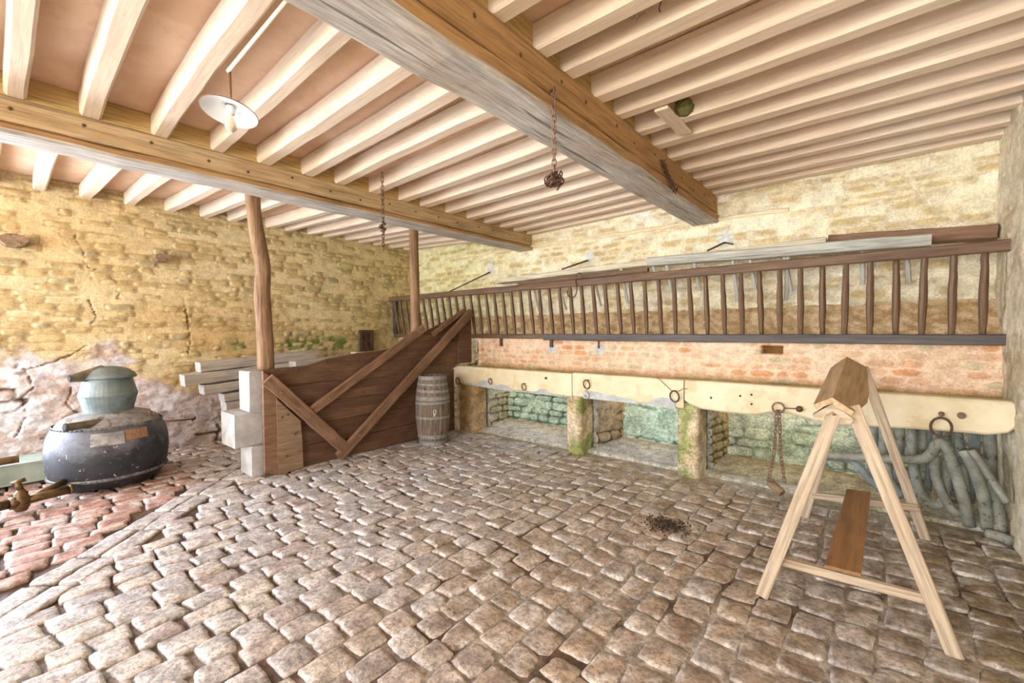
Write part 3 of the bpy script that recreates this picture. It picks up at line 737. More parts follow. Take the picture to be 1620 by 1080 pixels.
# raised floor of the niches, with a rough curb
u = np.arange(-4.72, 0.80, 0.02); v = np.linspace(0, 1, 34)
Ug, Vg = np.meshgrid(u, v, indexing='ij')
Y0 = 4.66 + 0.03 * (fbm(Ug * 3, Ug * 0, 1) - .5)
YY = np.where(Vg < .12, Y0 - 0.02 * (0.12 - Vg) / 0.12, lerp(Y0, 5.33, (Vg - .12) / .88))
ZZ = np.where(Vg < .12, lerp(-0.03, 0.022, Vg / .12), lerp(0.022, 0.085, sst(.12, 1, Vg))) + 0.02 * (fbm(Ug * 5, YY * 5, 2) - .5)
C = lerp(A3((0.50, 0.48, 0.43)), A3((0.68, 0.66, 0.60)), fbm(Ug * 3, YY * 5, 3)[..., None]); C = lerp(C, A3((0.42, 0.36, 0.20)), (0.8 * sst(-1.4, -1.2, Ug))[..., None]); C = lerp(C, A3((0.66, 0.63, 0.54)), (0.8 * sst(.30, .16, Vg) * sst(.5, .6, fbm(Ug * 4, Vg, 1) + .15))[..., None])
grid_obj('floor_niche', np.stack([Ug, YY, ZZ], -1), C, 'niche')

# ------------------------------------------------------------------ stone trough: slabs, basin bed, pillars
def slab(x0, x1, bottom, top, label):
    """front slab: irregular lower edge, rounded upper edge"""
    t = thing('trough_slab', label, 'stone trough', ((x0 + x1) / 2, 4.52, 0.7), 'front slabs of the long stone trough', 'thing')
    b = MB(); nx = max(6, int((x1 - x0) / 0.03)); rings = []
    for i in range(nx + 1):
        x = lerp(x0 + .003, x1 - .003, i / nx); e = min(1, min(x - x0, x1 - x) / 0.03 + 0.05)
        zb = float(np.interp(x, [p[0] for p in bottom], [p[1] for p in bottom])) + 0.008 * (float(fbm(np.array(x * 12), np.array(1.), 2)) - .5)
        zt = top + 0.006 * (float(fbm(np.array(x * 3), np.array(4.), 3)) - .5); f = 0.008 * (float(fbm(np.array(x * 5), np.array(8.), 1)) - .5)
        c = 0.022 + .012 * (1 - e)
        rings.append([V((x, 4.45 + f + c, zb)), V((x, 4.45 + f + .006, zb + c * .5)), V((x, 4.45 + f, zb + c)), V((x, 4.45 + f, (zb + zt) / 2)), V((x, 4.45 + f, zt - c)), V((x, 4.45 + f + .007, zt - c * .35)), V((x, 4.45 + f + c, zt)),
                      V((x, 4.58, zt)), V((x, 4.60, zt - .02)), V((x, 4.60, zb))])
    b.loops(rings)
    b.at('front_slab', 'slab', ((x0 + x1) / 2, 4.52, 0.7), t, smooth=False)
    # cement repair under the lower edge
    b = MB(); rings = []
    a0, a1 = x0 + (x1 - x0) * .12, x1 - (x1 - x0) * .06
    for i in range(41):
        x = lerp(a0, a1, i / 40); zb = float(np.interp(x, [p[0] for p in bottom], [p[1] for p in bottom]))
        h = 0.085 * float(sst(.25, .7, fbm(np.array(x * 3.1), np.array(x0), 5))) + .008
        rings.append([V((x, 4.440, zb - .006)), V((x, 4.438, zb + h * .5)), V((x, 4.444, zb + h)), V((x, 4.47, zb + h)), V((x, 4.47, zb - .008))])
    b.loops(rings)
    if x1 < 0:
        b.at('cement_repair', 'cement', ((x0 + x1) / 2, 4.45, 0.7), t)
    return t


slab1 = slab(-4.93, -2.80, [(-4.93, .718), (-4.33, .700), (-3.85, .687), (-3.3, .691), (-2.81, .685)], 0.972, 'left cream stone slab of the long trough, nearest the barrel, with three rings')
slab(-2.795, -1.48, [(-2.81, .69), (-2.54, .70), (-2.17, .70), (-1.80, .703), (-1.48, .687)], 0.985, 'middle cream stone slab of the long trough between the two mossy pillars')
slab3 = slab(-1.475, 0.735, [(-1.475, .765), (-1.33, .709), (-1.03, .70), (-.84, .703), (-.69, .752), (-.57, .749), (-.45, .725), (-.3, .69), (.25, .73), (.62, .742), (.70, .765), (.735, .80)], 0.99, 'right-hand cream stone slab of the long trough, behind the saddle trestle')
for hx, hz in ((-1.221, 0.831), (-0.965, 0.873), (-0.871, 0.893), (-0.870, 0.806)):
    b = MB(); b.lathe([(.010, 0), (.009, .002), (.001, .002)], 12, (hx, 4.449, hz), (0, -1, 0)); b.at('hole_shade_disc', 'black', (hx, 4.45, hz), slab3)  # black disc on the face, painting the shade inside a small hole
b = MB(); b.lathe([(.018, 0), (.015, .014), (.001, .016)], 12, (-3.181, 4.452, 0.892), (0, -1, 0)); b.at('iron_stud', 'iron', (-3.181, 4.45, 0.892), slab1)
b = MB(); b.box((-4.93, 4.60, 0.78), (0.73, 4.95, 0.855))
tag(b.at('trough_bed', 'slab', (-2, 4.78, .82)), 'stone bed lining the bottom of the long trough', 'trough bed', None, 'thing')


def pillar(x0, x1, y0, y1, z1, label, bulge):
    t = thing('stone_pillar', label, 'pillar', ((x0 + x1) / 2, (y0 + y1) / 2, 0), 'stone pillars under the trough', 'thing')
    nz = 22; g = []; cols = []
    for i in range(nz + 1):
        z = lerp(-0.02, z1, i / nz); ring = []
        for k in range(28):
            a = 2 * math.pi * k / 28; ca, sa = math.cos(a), math.sin(a); p_ = 7
            rr = (abs(ca) ** p_ + abs(sa) ** p_) ** (-1 / p_)
            wob = 1 + 0.10 * (float(fbm(np.array(ca * 1.2 + z * 3.2 + x0), np.array(sa * 1.2 + z * 2), 3)) - .5) + bulge * math.sin(z * 5)
            ring.append(((x0 + x1) / 2 + ca * rr * (x1 - x0) / 2 * wob, (y0 + y1) / 2 + sa * rr * (y1 - y0) / 2 * wob, z))
        g.append(ring + [ring[0]])
    P = np.array(g); P = np.transpose(P, (1, 0, 2))
    Uu, Zz = P[..., 0] + P[..., 1], P[..., 2]
    C = lerp(A3((0.68, 0.53, 0.31)), A3((0.82, 0.69, 0.47)), sst(.3, .7, fbm(Uu * 6, Zz * 5, 2))[..., None])
    if bulge >= 0:
        gm = sst(.56, .68, fbm(Uu * 5, Zz * 5, 4) + (.24 * sst(.34, .15, Zz) if x0 < -2 else .10 * sst(.45, .65, Zz))) * .75
        C = lerp(C, A3((0.27, 0.35, 0.08)), gm[..., None])
    else:
        C = C * A3((.80, .70, .60))
    o = grid_obj('shaft', P, C, 'niche', flip=False); del o['kind']
    place(o, Matrix.Identity(4), t)
    return t


pillar(-4.93, -4.50, 4.50, 4.78, 0.71, 'ochre stone pillar under the left end of the trough, beside the barrel', -0.02)
pillar(-2.92, -2.70, 4.50, 4.80, 0.70, 'rounded stone pillar with green moss at its foot, middle of the trough', 0.03)
pillar(-1.56, -1.34, 4.48, 4.76, 0.75, 'square stone pillar mossy at its top, nearest the hanging wooden toggle', 0.01)

# rings, hooks and chains on the trough
def ring_on(x, z, R, r, label, extra=None, grp='iron tethering rings on the trough'):
    t = thing('tether_ring', label, 'ring', (x, 4.44, z), grp)
    b = MB(); n = 18
    b.tube([V((x + R * .9 * math.sin(a), 4.425 + .012 * math.cos(a), z - R * 1.15 * math.cos(a))) for a in [2 * math.pi * k / n for k in range(n)]], r, 6, closed=True)
    b.at('ring', 'iron', (x, 4.43, z), t, smooth=True)
    b = MB(); b.tube([(x - .008, 4.47, z + R * 1.05), (x - .008, 4.425, z + R * 1.1), (x + .008, 4.425, z + R * 1.1), (x + .008, 4.47, z + R * 1.05)], r * .9, 6, sub=3)
    b.at('staple', 'iron', (x, 4.44, z + R), t, smooth=True)
    return t


ring_on(-4.78, .742, .045, .0075, 'iron ring on the trough above the leftmost pillar')
ring_on(-4.12, .785, .035, .0055, 'small iron ring in the middle of the left trough slab')
ring_on(-3.52, .757, .038, .006, 'iron ring on the left trough slab, third from the barrel')
t = ring_on(-2.585, .86, .045, .0075, 'rusty ring with a pale hook hanging from it, above the rounded mossy pillar')
b = MB(); b.tube([(-2.585, 4.42, .815), (-2.60, 4.42, .79), (-2.575, 4.42, .765), (-2.555, 4.42, .735), (-2.575, 4.42, .70), (-2.61, 4.42, .712), (-2.612, 4.42, .735)], .008, 7, sub=4); b.at('hook', 'cement', (-2.58, 4.42, .76), t, smooth=True)
t = ring_on(-1.565, .815, .05, .0075, 'iron ring held by a twisted wire at the joint of the middle and right slabs')
b = MB(); b.tube([(-1.60, 4.44, .87), (-1.66, 4.435, .92), (-1.74, 4.44, .99), (-1.76, 4.46, .995)], .003, 5); b.tube([(-1.53, 4.44, .87), (-1.48, 4.435, .90), (-1.44, 4.44, .90)], .003, 5); b.at('wire', 'iron', (-1.6, 4.44, .9), t)
t = ring_on(.37, .77, .062, .0085, 'large iron ring with bolt heads above the heap of hoses')
b = MB(); b.lathe([(.018, 0), (.018, .02), (.008, .028), (.0, .028)], 8, (.372, 4.45, .865), (0, -1, 0)); b.lathe([(.024, 0), (.024, .012), (.0, .012)], 12, (.475, 4.452, .865), (0, -1, 0)); b.lathe([(.014, 0.01), (.014, .03), (.0, .03)], 6, (.475, 4.452, .865), (0, -1, 0)); b.at('bolt', 'iron_light', (.42, 4.45, .86), t)

t = thing('hanging_chain', 'doubled rusty chain ending in a short wooden toggle, hanging from the trough ring', 'chain', (-.66, 4.43, .80))
b = MB(); n = 16; b.tube([V((-.655 + .045 * math.sin(a), 4.42, .80 - .045 * math.cos(a))) for a in [2 * math.pi * k / n for k in range(n)]], .008, 6, closed=True)
b.tube([(-.61, 4.44, .80), (-.50, 4.44, .805)], .006, 6); b.at('ring', 'iron_light', (-.65, 4.42, .8), t, smooth=True)
b = MB(); b.chain([(-.665, 4.41, .76), (-.68, 4.40, .40), (-.72, 4.39, .14)], .034, .026, .0042); b.chain([(-.645, 4.41, .76), (-.63, 4.40, .40), (-.60, 4.39, .18)], .034, .026, .0042)
b.at('chain_strand', 'iron_light', (-.66, 4.4, .45), t, smooth=True)
b = MB(); b.lathe([(.001, 0), (.034, .0), (.038, .01), (.036, .12), (.032, .135), (.001, .135)], 12, (-.715, 4.40, .135), (.72, -.35, -.42)); b.at('toggle', 'batten', (-.66, 4.38, .1), t)
t2 = MB(); t2.lathe([(.012, 0), (.026, .004), (.028, .018), (.012, .03), (.0, .03)], 8, (-.50, 4.45, .805), (0, -1, 0)); t2.at('bolt', 'iron', (-.5, 4.45, .8), t)

# lead bird-shaped tap on the left end of the trough
b = MB(); b.blob((-4.58, 4.60, 1.0), .03, .03, .028, 10, 6, .05); b.tube([(-4.60, 4.60, 1.0), (-4.66, 4.60, .985), (-4.72, 4.60, .98)], .013, 8); b.tube([(-4.56, 4.60, 1.0), (-4.55, 4.6, 1.04)], .016, 8)
tag(b.at('dark_lump', 'iron', (-4.6, 4.6, .97), smooth=True), 'small dark metal lump lying on the left end of the trough', 'metal piece')

# ------------------------------------------------------------------ hay rack
XS = [0.615 - 0.165 * k for k in range(46)]
t = thing('hay_rack', 'long dark wooden hay rack of turned rungs fixed above the trough', 'hay rack', (-3.1, 4.85, 1.36))
stick('top_rail', 'rack_top', (-6.95, 4.75, 2.085), (0.735, 4.75, 2.092), 0.065, 0.085, t, ch=0.008, seg=40, jit=0.002)
stick('bottom_rail', 'rack', (-6.95, 4.86, 1.418), (-3.40, 4.86, 1.41), 0.07, 0.06, t, ch=0.006, seg=12, jit=0.002)
stick('bottom_rail', 'rack_dark', (-3.48, 4.84, 1.40), (0.735, 4.84, 1.402), 0.07, 0.084, t, ch=0.006, seg=12, jit=0.002)
for k, x in enumerate(XS):
    if x < -6.9:
        continue
    j = random.uniform(-.008, .008)
    p0, p1 = V((x + j, 4.85, 1.425)), V((x - j * .5, 4.752, 2.06))
    bw = 0.5 + random.uniform(-.1, .1)
    pro = lambda q: 0.72 + 0.34 * math.sin(math.pi * min(1, q * 1.05)) if q < .85 else 0.98 - (q - .85) * 1.6
    b = MB(); b.tube([V((L_, random.uniform(-.002, .002), random.uniform(-.002, .002))) for L_ in np.linspace(0, (p1 - p0).length, 12)], (lambda q: 0.0255 * pro(q)), 8)
    b.build('rung', 'rack' if k % 5 else 'rack_top', t, frame(p0, p1), smooth=(k % 3 == 0))
b = MB(); b.box((-6.93, 4.79, 1.44), (-6.83, 4.85, 2.05), ch=.006); b.at('end_post', 'rack_dark', (-6.88, 4.82, 1.7), t)

# brackets below the rack
for (x, lab) in ((-3.43, 'dark flat iron bracket under the rack, joint of the two bottom rails'), (-2.70, 'small iron bracket set in a grey cement patch under the rack'), (-4.35, 'short iron hook bracket under the rack near the braces of the partition')):
    b = MB(); b.box((x - .022, 4.915, 1.27), (x + .022, 4.93, 1.40), ch=.003); b.box((x - .02, 4.915, 1.26), (x + .02, 4.96, 1.278), ch=.003)
    if x == -2.70:
        b.v = [V((x + (v.x - x) * .35, v.y, v.z)) for v in b.v]
    tag(b.at('rack_bracket', 'iron', (x, 4.93, 1.33)), lab, 'bracket', 'iron brackets under the rack')

# stays from the wall to the rack
for (a, c, lab) in (((-4.85, 5.23, 2.45), (-5.35, 4.78, 2.13), 'longest thin iron stay, sloping down to the rack left of the planks'),
                    ((-3.03, 5.23, 2.445), (-3.20, 4.85, 2.30), 'dark iron stay in a grey cement patch above the long pale plank'),
                    ((-1.30, 5.23, 2.455), (-1.40, 4.95, 2.34), 'short forked iron stay above the grey timber on the rack')):
    b = MB(); b.tube([a, c], .011, 7)
    if a[0] > -2:
        b.tube([a, (a[0] + .09, 5.2, 2.42)], .009, 6)
    tag(b.at('iron_stay', 'iron', a, smooth=True), lab, 'iron rod', 'iron stays between wall and rack')

b = MB(); b.tube([(-2.80, 4.70, 2.15), (-2.83, 4.70, 2.20), (-2.88, 4.70, 2.19), (-2.90, 4.70, 2.10), (-2.88, 4.70, 2.02), (-2.90, 4.70, 1.93), (-2.96, 4.70, 1.90), (-3.01, 4.70, 1.94), (-3.02, 4.70, 2.0)], .008, 8, sub=5)
tag(b.at('iron_hook', 'iron', (-2.9, 4.7, 2.1), smooth=True), 'large S-shaped iron hook hung over the top rail of the rack', 'hook')

# planks lying behind the rack
o = stick('wooden_plank', 'pale_plank', (-4.45, 5.02, 2.245), (-0.37, 5.08, 2.315), 0.20, 0.065, ch=.006, seg=24, jit=.003); tag(o, 'long pale cream plank lying above the hay rack', 'plank')
t = thing('old_rack_rail', 'grey-green old rack rail lying above the rack with pegs pointing down', 'old rack', (-.85, 4.93, 2.2))
stick('rail', 'green_timber', (-2.03, 4.90, 2.275), (0.33, 4.90, 2.205), 0.13, 0.095, t, ch=.01, seg=16, jit=.003)
for (x0, x1, zl) in ((-2.40, -2.33, 1.815), (-2.0, -1.91, 1.80), (-1.84, -1.80, 1.92), (-1.54, -1.49, 1.915), (-1.15, -1.11, 1.78), (-.99, -.95, 1.90), (-.70, -.637, 1.85), (-.66, -.68, 1.77), (-.10, -.098, 1.884), (.18, .202, 1.873)):
    stick('peg', 'green_timber', (x0, 4.94, 2.24), (x1, 4.98, zl), .038, .030, t, ch=.009, seg=3, jit=.002)
o = stick('wooden_plank', 'brace', (-.36, 5.16, 2.32), (.72, 5.16, 2.25), .18, .11, ch=.008, seg=10, jit=.003); tag(o, 'short brown plank lodged against the wall at the right end of the rack', 'plank')
t = thing('old_rack_rail', 'thin brown rail with slanting slats hanging behind the left half of the rack', 'old rack', (-3.2, 5.0, 2.15))
stick('rail', 'rack_top', (-4.0, 4.93, 2.165), (-2.05, 4.93, 2.195), .06, .05, t, ch=.006, seg=8, jit=.002)
for (x0, x1, zl) in ((-3.76, -3.685, 1.767), (-3.33, -3.227, 1.769), (-2.78, -2.70, 1.80)):
    stick('peg', 'grey_timber', (x0, 4.95, 2.17), (x1, 4.99, zl), .035, .028, t, ch=.008, seg=3, jit=.002)

# ------------------------------------------------------------------ stall partition
XPt = -4.83
t = thing('stall_partition', 'dark brown plank stall partition with diagonal braces, beside the barrel', 'partition', (XPt, 3.0, 0), None, 'thing')


def board(name, mat, yz, x, th, parent, yoff=0):
    """outline in Y, Z standing in the X plane; grain along Y"""
    c = V((x, sum(p[0] for p in yz) / len(yz), sum(p[1] for p in yz) / len(yz)))
    b_ = MB(); b_.prism([V((p[0], 0, p[1])) - V((c.y, 0, c.z)) for p in yz], (0, th, 0))
    Mw = Matrix(((0, -1, 0), (1, 0, 0), (0, 0, 1))).to_4x4(); Mw.translation = c     # local X -> world Y, local Y -> world -X
    return b_.build(name, mat, parent, Mw)


ztop = lambda y: float(np.interp(y, [1.75, 2.31, 2.41, 2.78, 3.25, 3.52, 4.70, 4.8], [1.108, 1.13, 1.197, 1.23, 1.258, 1.357, 1.80, 1.80]))
cuts = [0.005, 0.235, 0.47, 0.70, 0.925]
for i, z0 in enumerate(cuts):
    z1 = cuts[i + 1] - .006 if i < 4 else None
    y1 = 4.40 if z0 < .9 else 4.73
    ys = np.linspace(1.76, y1, 26)
    wob = lambda y, s: 0.008 * math.sin(y * 3.1 + s * 2)
    lo = [(y, max(z0 + wob(y, i), 0 if y < 4.42 else 1.0)) for y in ys]
    if z1:
        hi = [(y, z1 + wob(y, i + 1) - (0.03 * math.exp(-((y - 2.05) / .2) ** 2) if i == 3 else 0)) for y in ys]
    else:
        hi = [(y, min(ztop(y) - .003, 1.10 + .12 * (y - 1.75))) for y in ys]
    board('plank', 'partition', lo + hi[::-1], XPt + .0 - .003 * (i % 2), .035, t)
ys = np.linspace(3.15, 4.73, 16)
board('plank', 'partition', [(y, min(ztop(y) - .012, 1.10 + .12 * (y - 1.75)) + .004) for y in ys] + [(y, ztop(y)) for y in ys][::-1], XPt - .001, .035, t)
board('plank', 'partition', [(1.78, .86), (2.6, .86), (2.6, .98), (1.78, .98)], XPt - .036, .02, t)  # dark backing added behind the gap between planks so it reads as shade
board('end_board', 'partition', [(4.47, 1.005), (4.735, 1.005), (4.735, 1.80), (4.47, 1.60)], XPt + .035, .035, t)
board('end_board', 'brace', [(1.75, .05), (1.87, 0.0), (1.885, .98), (1.75, 1.095)], XPt + .04, .04, t)
board('batten', 'batten', [(1.875, .0), (2.13, .02), (2.125, .30), (2.11, .53), (1.87, .80)], XPt + .055, .055, t)
nails = []


def brace(y0, z0, y1, z1, wd, x, mat='brace', sq=True):
    p0, p1 = V((x, y0, z0)), V((x, y1, z1)); d_ = (p1 - p0); L = d_.length
    o = stick('brace', mat, p0, p1, wd, .05, t, up=(1, 0, 0), ch=.01, seg=14, jit=.0035)
    for q in ((.12, .32, .55, .78, .93) if L > 1.3 else (.15, .5, .85)):
        c = p0 + d_ * q + V((.027, 0, random.uniform(-.02, .02))); b_ = MB(); b_.blob(c, .010, .014, .014, 7, 4); b_.at('bolt_head', 'iron_light', c, o)


brace(1.775, 1.02, 2.60, .13, .135, XPt + .085)
brace(2.23, .625, 3.80, 1.535, .105, XPt + .06)
brace(2.52, .045, 4.68, 1.775, .125, XPt + .085)
brace(3.98, 1.45, 4.58, 1.80, .07, XPt + .03)
for y, z in ((1.80, .85), (1.98, .62), (2.05, .40), (1.92, .60), (1.96, .18), (3.1, .30), (2.9, .75), (2.45, .82), (2.1, 1.07), (2.42, 1.16)):
    c = (XPt + (.06 if y < 2.14 and z < .7 else .006), y, z); b = MB(); b.blob(c, .009, .013, .013, 7, 4); b.at('bolt_head', 'iron', c, t)

# whitewashed pier behind the near end of the partition
def rough_block(name, a, c, label, cat, mat='lime', n=6, jit=.008):
    b_ = MB(); a, c = V(a), V(c)
    b_.bar(c.x - a.x, c.y - a.y, c.z - a.z, ch=.012, seg=n, jit=jit * .4)
    o = b_.build(name, mat, None, Matrix.Translation(V((a.x, (a.y + c.y) / 2, (a.z + c.z) / 2)))); return tag(o, label, cat, None, 'thing')


rough_block('stone_pier', (-5.20, 1.66, 0), (-4.89, 1.95, .315), 'lower whitewashed stone block standing under the squared timber end', 'stone block')
rough_block('stone_pier', (-5.20, 1.66, .665), (-4.90, 1.93, 1.09), 'upper whitewashed stone block with a crack, on top of the squared timber', 'stone block')
o = stick('squared_timber', 'lime', (-5.145, 1.53, .49), (-5.145, 2.6, .49), .40, .345, ch=.012, seg=6, jit=.002); tag(o, 'thick whitewashed squared timber end sticking out beside the partition', 'timber')

# crooked posts
for (y, z0, x, pts, r, lab) in ((1.84, 1.10, -4.96, [(0, 0), (-.005, .0), (.01, -.012), (0, -.02), (.01, -.01), (0, -.045), (-.01, -.075), (0, -.095)], .078, 'crooked bark-stripped wooden post standing at the near end of the partition'),
                                (3.78, 1.34, -4.945, [(0, 0), (.0, .0), (.015, .02), (.01, .0), (0, .01), (0, 0), (0, 0), (0, 0)], .070, 'knotty round wooden post standing behind the partition, in front of the rack end')):
    zt = SOF(-4.9) + .01
    P_ = [V((x + a, y + c, lerp(z0 - (.9 if y > 3 else 0.0), zt, i / 7))) for i, (a, c) in enumerate(pts)]
    b = MB(); b.tube([V((0, 0, 0)) + (p - P_[0]) for p in P_], (lambda q, r=r: r * (1.06 - .18 * q + .05 * math.sin(q * 21))), 12, sub=5)
    for vv in b.v:
        f = 1 + .10 * (float(fbm(np.array(math.atan2(vv.y, vv.x) * 1.5 + y), np.array(vv.z * 4), 2)) - .5); vv.x *= f
    Mx = frame((0, 0, 0), (0, 0, 1)); b.v = [Mx.inverted() @ v_ for v_ in b.v]
    Mw = Mx.copy(); Mw.translation = P_[0]
    tag(b.build('wooden_post', 'pole', None, Mw, smooth=True), lab, 'post', 'wooden posts at the partition', 'thing')

# ------------------------------------------------------------------ barrel
bx, by = -4.525, 3.735
t = thing('wooden_barrel', 'small weathered wooden barrel with iron hoops standing against the partition', 'barrel', (bx, by, 0))
BR = lambda z: 0.165 + 0.060 * math.sin(math.pi * min(1, max(0, (z + .04) / 1.0))) ** 1.0
b = MB(); n = 18
for k in range(n):
    a0, a1 = 2 * math.pi * (k + .03) / n, 2 * math.pi * (k + .97) / n; rings = []
    for i in range(15):
        z = lerp(.0, .91, i / 14); r = BR(z) + random.uniform(-.001, .001)
        rings.append([V((bx + math.cos(a) * q, by + math.sin(a) * q, z)) for a, q in ((a0, r - .02), (a1, r - .02), (a1, r - .002), ((a0 + a1) / 2, r + .002), (a0, r - .002))])
    b.loops(rings)
b.v = [V((v_.z, v_.y - by, -(v_.x - bx))) for v_ in b.v]
Mw = Matrix(((0, 0, -1), (0, 1, 0), (1, 0, 0))).to_4x4(); Mw.translation = V((bx, by, 0))
b.build('stave_body', 'barrel', t, Mw)
b = MB(); b.lathe([(.001, .86), (BR(.86) - .02, .86)], 24, (bx, by, 0)); b.lathe([(.001, .05), (BR(.05) - .02, .05)], 24, (bx, by, 0)); b.at('barrel_head', 'batten', (bx, by, .5), t)
for z, hgt, til in ((.885, .045, 0), (.80, .03, .02), (.715, .035, .03), (.62, .05, 0), (.56, .03, -.02), (.37, .028, 0), (.12, .045, 0), (.03, .05, 0)):
    b = MB(); rr = BR(z) + .003; b.lathe([(rr, -hgt / 2), (rr + .003, -hgt / 2), (rr + .003, hgt / 2), (rr, hgt / 2)], 28, (bx, by, z), (til, til * .5, 1)); b.at('hoop', 'hoop', (bx, by, z), t, smooth=False)
# chalk mark painted on the staves: a small loop with a tail
b = MB(); ang = math.radians(-62)
def onb(a, z):
    r = BR(z) + .004; return V((bx + math.cos(ang + a) * r, by + math.sin(ang + a) * r, z))
b.tube([onb(.50 + .07 * math.sin(k), .455 + .028 * math.cos(k)) for k in np.linspace(0, 6.28, 14)[:-1]], .004, 5, closed=True)
b.tube([onb(.47, .43), onb(.52, .40)], .004, 5); b.tube([onb(.45, .43), onb(.44, .39)], .004, 5); b.at('chalk_mark', 'porcelain', (bx, by, .45), t)

# ------------------------------------------------------------------ alembic still
sx, sy = -5.90, 0.72
t = thing('copper_still', 'large dark riveted copper alembic still with a grey-blue head and spout', 'still', (sx, sy, 0))
prof = [(.001, .012), (.30, .012), (.37, .03), (.425, .10), (.452, .20), (.465, .32), (.462, .42), (.445, .52), (.415, .585), (.40, .60)]
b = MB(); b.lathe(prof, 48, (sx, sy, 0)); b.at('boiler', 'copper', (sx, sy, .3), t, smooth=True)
b = MB(); b.lathe([(.402, .598), (.37, .645), (.31, .69), (.24, .715), (.20, .72)], 48, (sx, sy, 0)); b.at('shoulder', 'copper_top', (sx, sy, .65), t, smooth=True)
b = MB()
for (z, r) in ((.605, .402), (.13, .438)):
    b.lathe([(r + .006, z - .014), (r + .012, z), (r + .004, z + .014)], 48, (sx, sy, 0))
    for k in range(72):
        a = 2 * math.pi * k / 72; b.blob((sx + math.cos(a) * (r + .012), sy + math.sin(a) * (r + .012), z), .008, .008, .007, 6, 4)
for k in range(15):
    a = math.radians(-125 + 22 * math.cos(math.pi * k / 14)); z = .16 + .14 * math.sin(math.pi * k / 14); r = .462
    b.blob((sx + math.cos(a) * r, sy + math.sin(a) * r, z), .007, .007, .007, 6, 4)
b.at('rivet_band', 'rivet', (sx, sy, .4), t, smooth=True)
b = MB(); b.lathe([(.215, .70), (.205, .715), (.190, .73), (.195, .76), (.222, .87), (.228, .885), (.222, .90), (.192, 1.02), (.186, 1.05)], 40, (sx, sy, 0)); b.at('neck', 'verdigris', (sx, sy, .9), t, smooth=False)
b = MB(); b.lathe([(.186, 1.045), (.215, 1.05), (.222, 1.062), (.205, 1.095), (.165, 1.13), (.11, 1.155), (.05, 1.165), (.001, 1.167)], 40, (sx, sy, 0)); hd = b.at('head_cap', 'verdigris', (sx, sy, 1.1), t, smooth=True)
# spout towards the camera-left
d_ = V((.42, -.9, -.02)).normalized()
c0 = V((sx, sy, 1.095)) + d_ * .05; c1 = V((sx, sy, 1.08)) + d_ * .31
b = MB(); b.tube([c0, lerp(c0, c1, .5), c1], (lambda q: lerp(.088, .034, q ** .8)), 18, cap=False); b.tube([c1, c1 - d_ * .06], .0315, 14, mi=1)
b.at('spout', 'spout', c0, t, smooth=True, mats=['spout', 'black'])
c0 = V((sx + .27, sy - .08, .655)); d2 = V((.50, -.86, .03)).normalized(); c1 = c0 + d2 * .30
b = MB(); b.tube([c0, c1], .036, 16, cap=False); b.tube([c1, c1 - d2 * .04], .034, 14, mi=1); b.tube([c1, c1 - d2 * .015], .038, 14, cap=False)
b.at('side_spout', 'spout', c0, t, smooth=True, mats=['spout', 'black'])
def curved_plate(name, mat, a0, a1, z0, z1, r, par):
    b = MB(); ca = []
    for k in range(9):
        a = math.radians(lerp(a0, a1, k / 8)); rr = lambda z: r + (.0 if z < .55 else -.01)
        ca.append([V((sx + math.cos(a) * rr(z) * s, sy + math.sin(a) * rr(z) * s, z)) for z, s in ((z0, 1.0), (z1, .985), (z1, 1.0), (z0, 1.015))])
    b.loops(ca); return b.at(name, mat, (sx, sy, .5), par)
curved_plate('label_plate', 'copper_top', -24, 6, .455, .57, .455, t)
curved_plate('rust_patch', 'rust', 7, 30, .48, .575, .455, t)
b = MB(); b.lathe([(.02, 0), (.02, .03), (.01, .035), (.012, .055), (.0, .06)], 10, (sx + .19, sy + .28, .66)); b.tube([(sx + .15, sy + .28, .70), (sx + .23, sy + .28, .70)], .006, 6); b.at('valve', 'iron_light', (sx + .19, sy + .28, .69), t)
b = MB()
for a in (20, 140, 260):
    a = math.radians(a); b.lathe([(.05, 0), (.045, .05)], 10, (sx + math.cos(a) * .3, sy + math.sin(a) * .3, -.004), cap=True)
b.at('foot', 'iron', (sx, sy, .02), t)

# brass cock lying in front of the still
t = thing('brass_cock', 'old brown brass cock and pipe lying on the floor before the still', 'tap', (-5.5, .16, 0))
P0, P1 = V((-5.40, -.12, .10)), V((-5.52, .42, .10))
b = MB(); b.tube([P0 - V((-.1, .5, .03)), P0, lerp(P0, P1, .35)], .038, 14); b.tube([lerp(P0, P1, .3), lerp(P0, P1, .40)], .052, 16); b.tube([lerp(P0, P1, .40), P1], .036, 14)
b.tube([P1 - (P1 - P0) * .05, P1], .043, 14); b.tube([lerp(P0, P1, .5), lerp(P0, P1, .6) + V((-.18, .20, .06))], .030, 12)
b.at('pipe', 'brass', (-5.4, .1, .1), t, smooth=True)
c = lerp(P0, P1, .42)
b = MB(); b.lathe([(.035, -.08), (.055, -.04), (.055, .03), (.04, .05), (.045, .07), (.03, .085), (.022, .10), (.001, .10)], 16, c); b.at('cock_body', 'brass', c, t, smooth=True)
b = MB(); b.tube([c + V((0, 0, .09)), c + V((-.01, -.02, .17))], .022, 10); b.tube([c + V((-.01, -.05, .155)), c + V((-.01, .03, .175))], .017, 8); b.at('cock_handle', 'brass', c, t, smooth=True)
b = MB(); b.tube([(-5.30, -.60, .03), (-5.32, -.02, .035)], .03, 12); tag(b.at('brass_pipe', 'brass', (-5.3, -.3, .03), smooth=True), 'short brown pipe lying on the floor in the bottom left corner', 'pipe')
t = thing('zinc_tank', 'low pale green zinc tank beside the still at the foot of the wall', 'tank', (-6.55, -.3, 0))
b = MB(); b.box((-6.75, -1.2, .03), (-6.38, .40, .215), ch=.01); b.at('tank_body', 'zinc', (-6.6, -.3, .1), t)
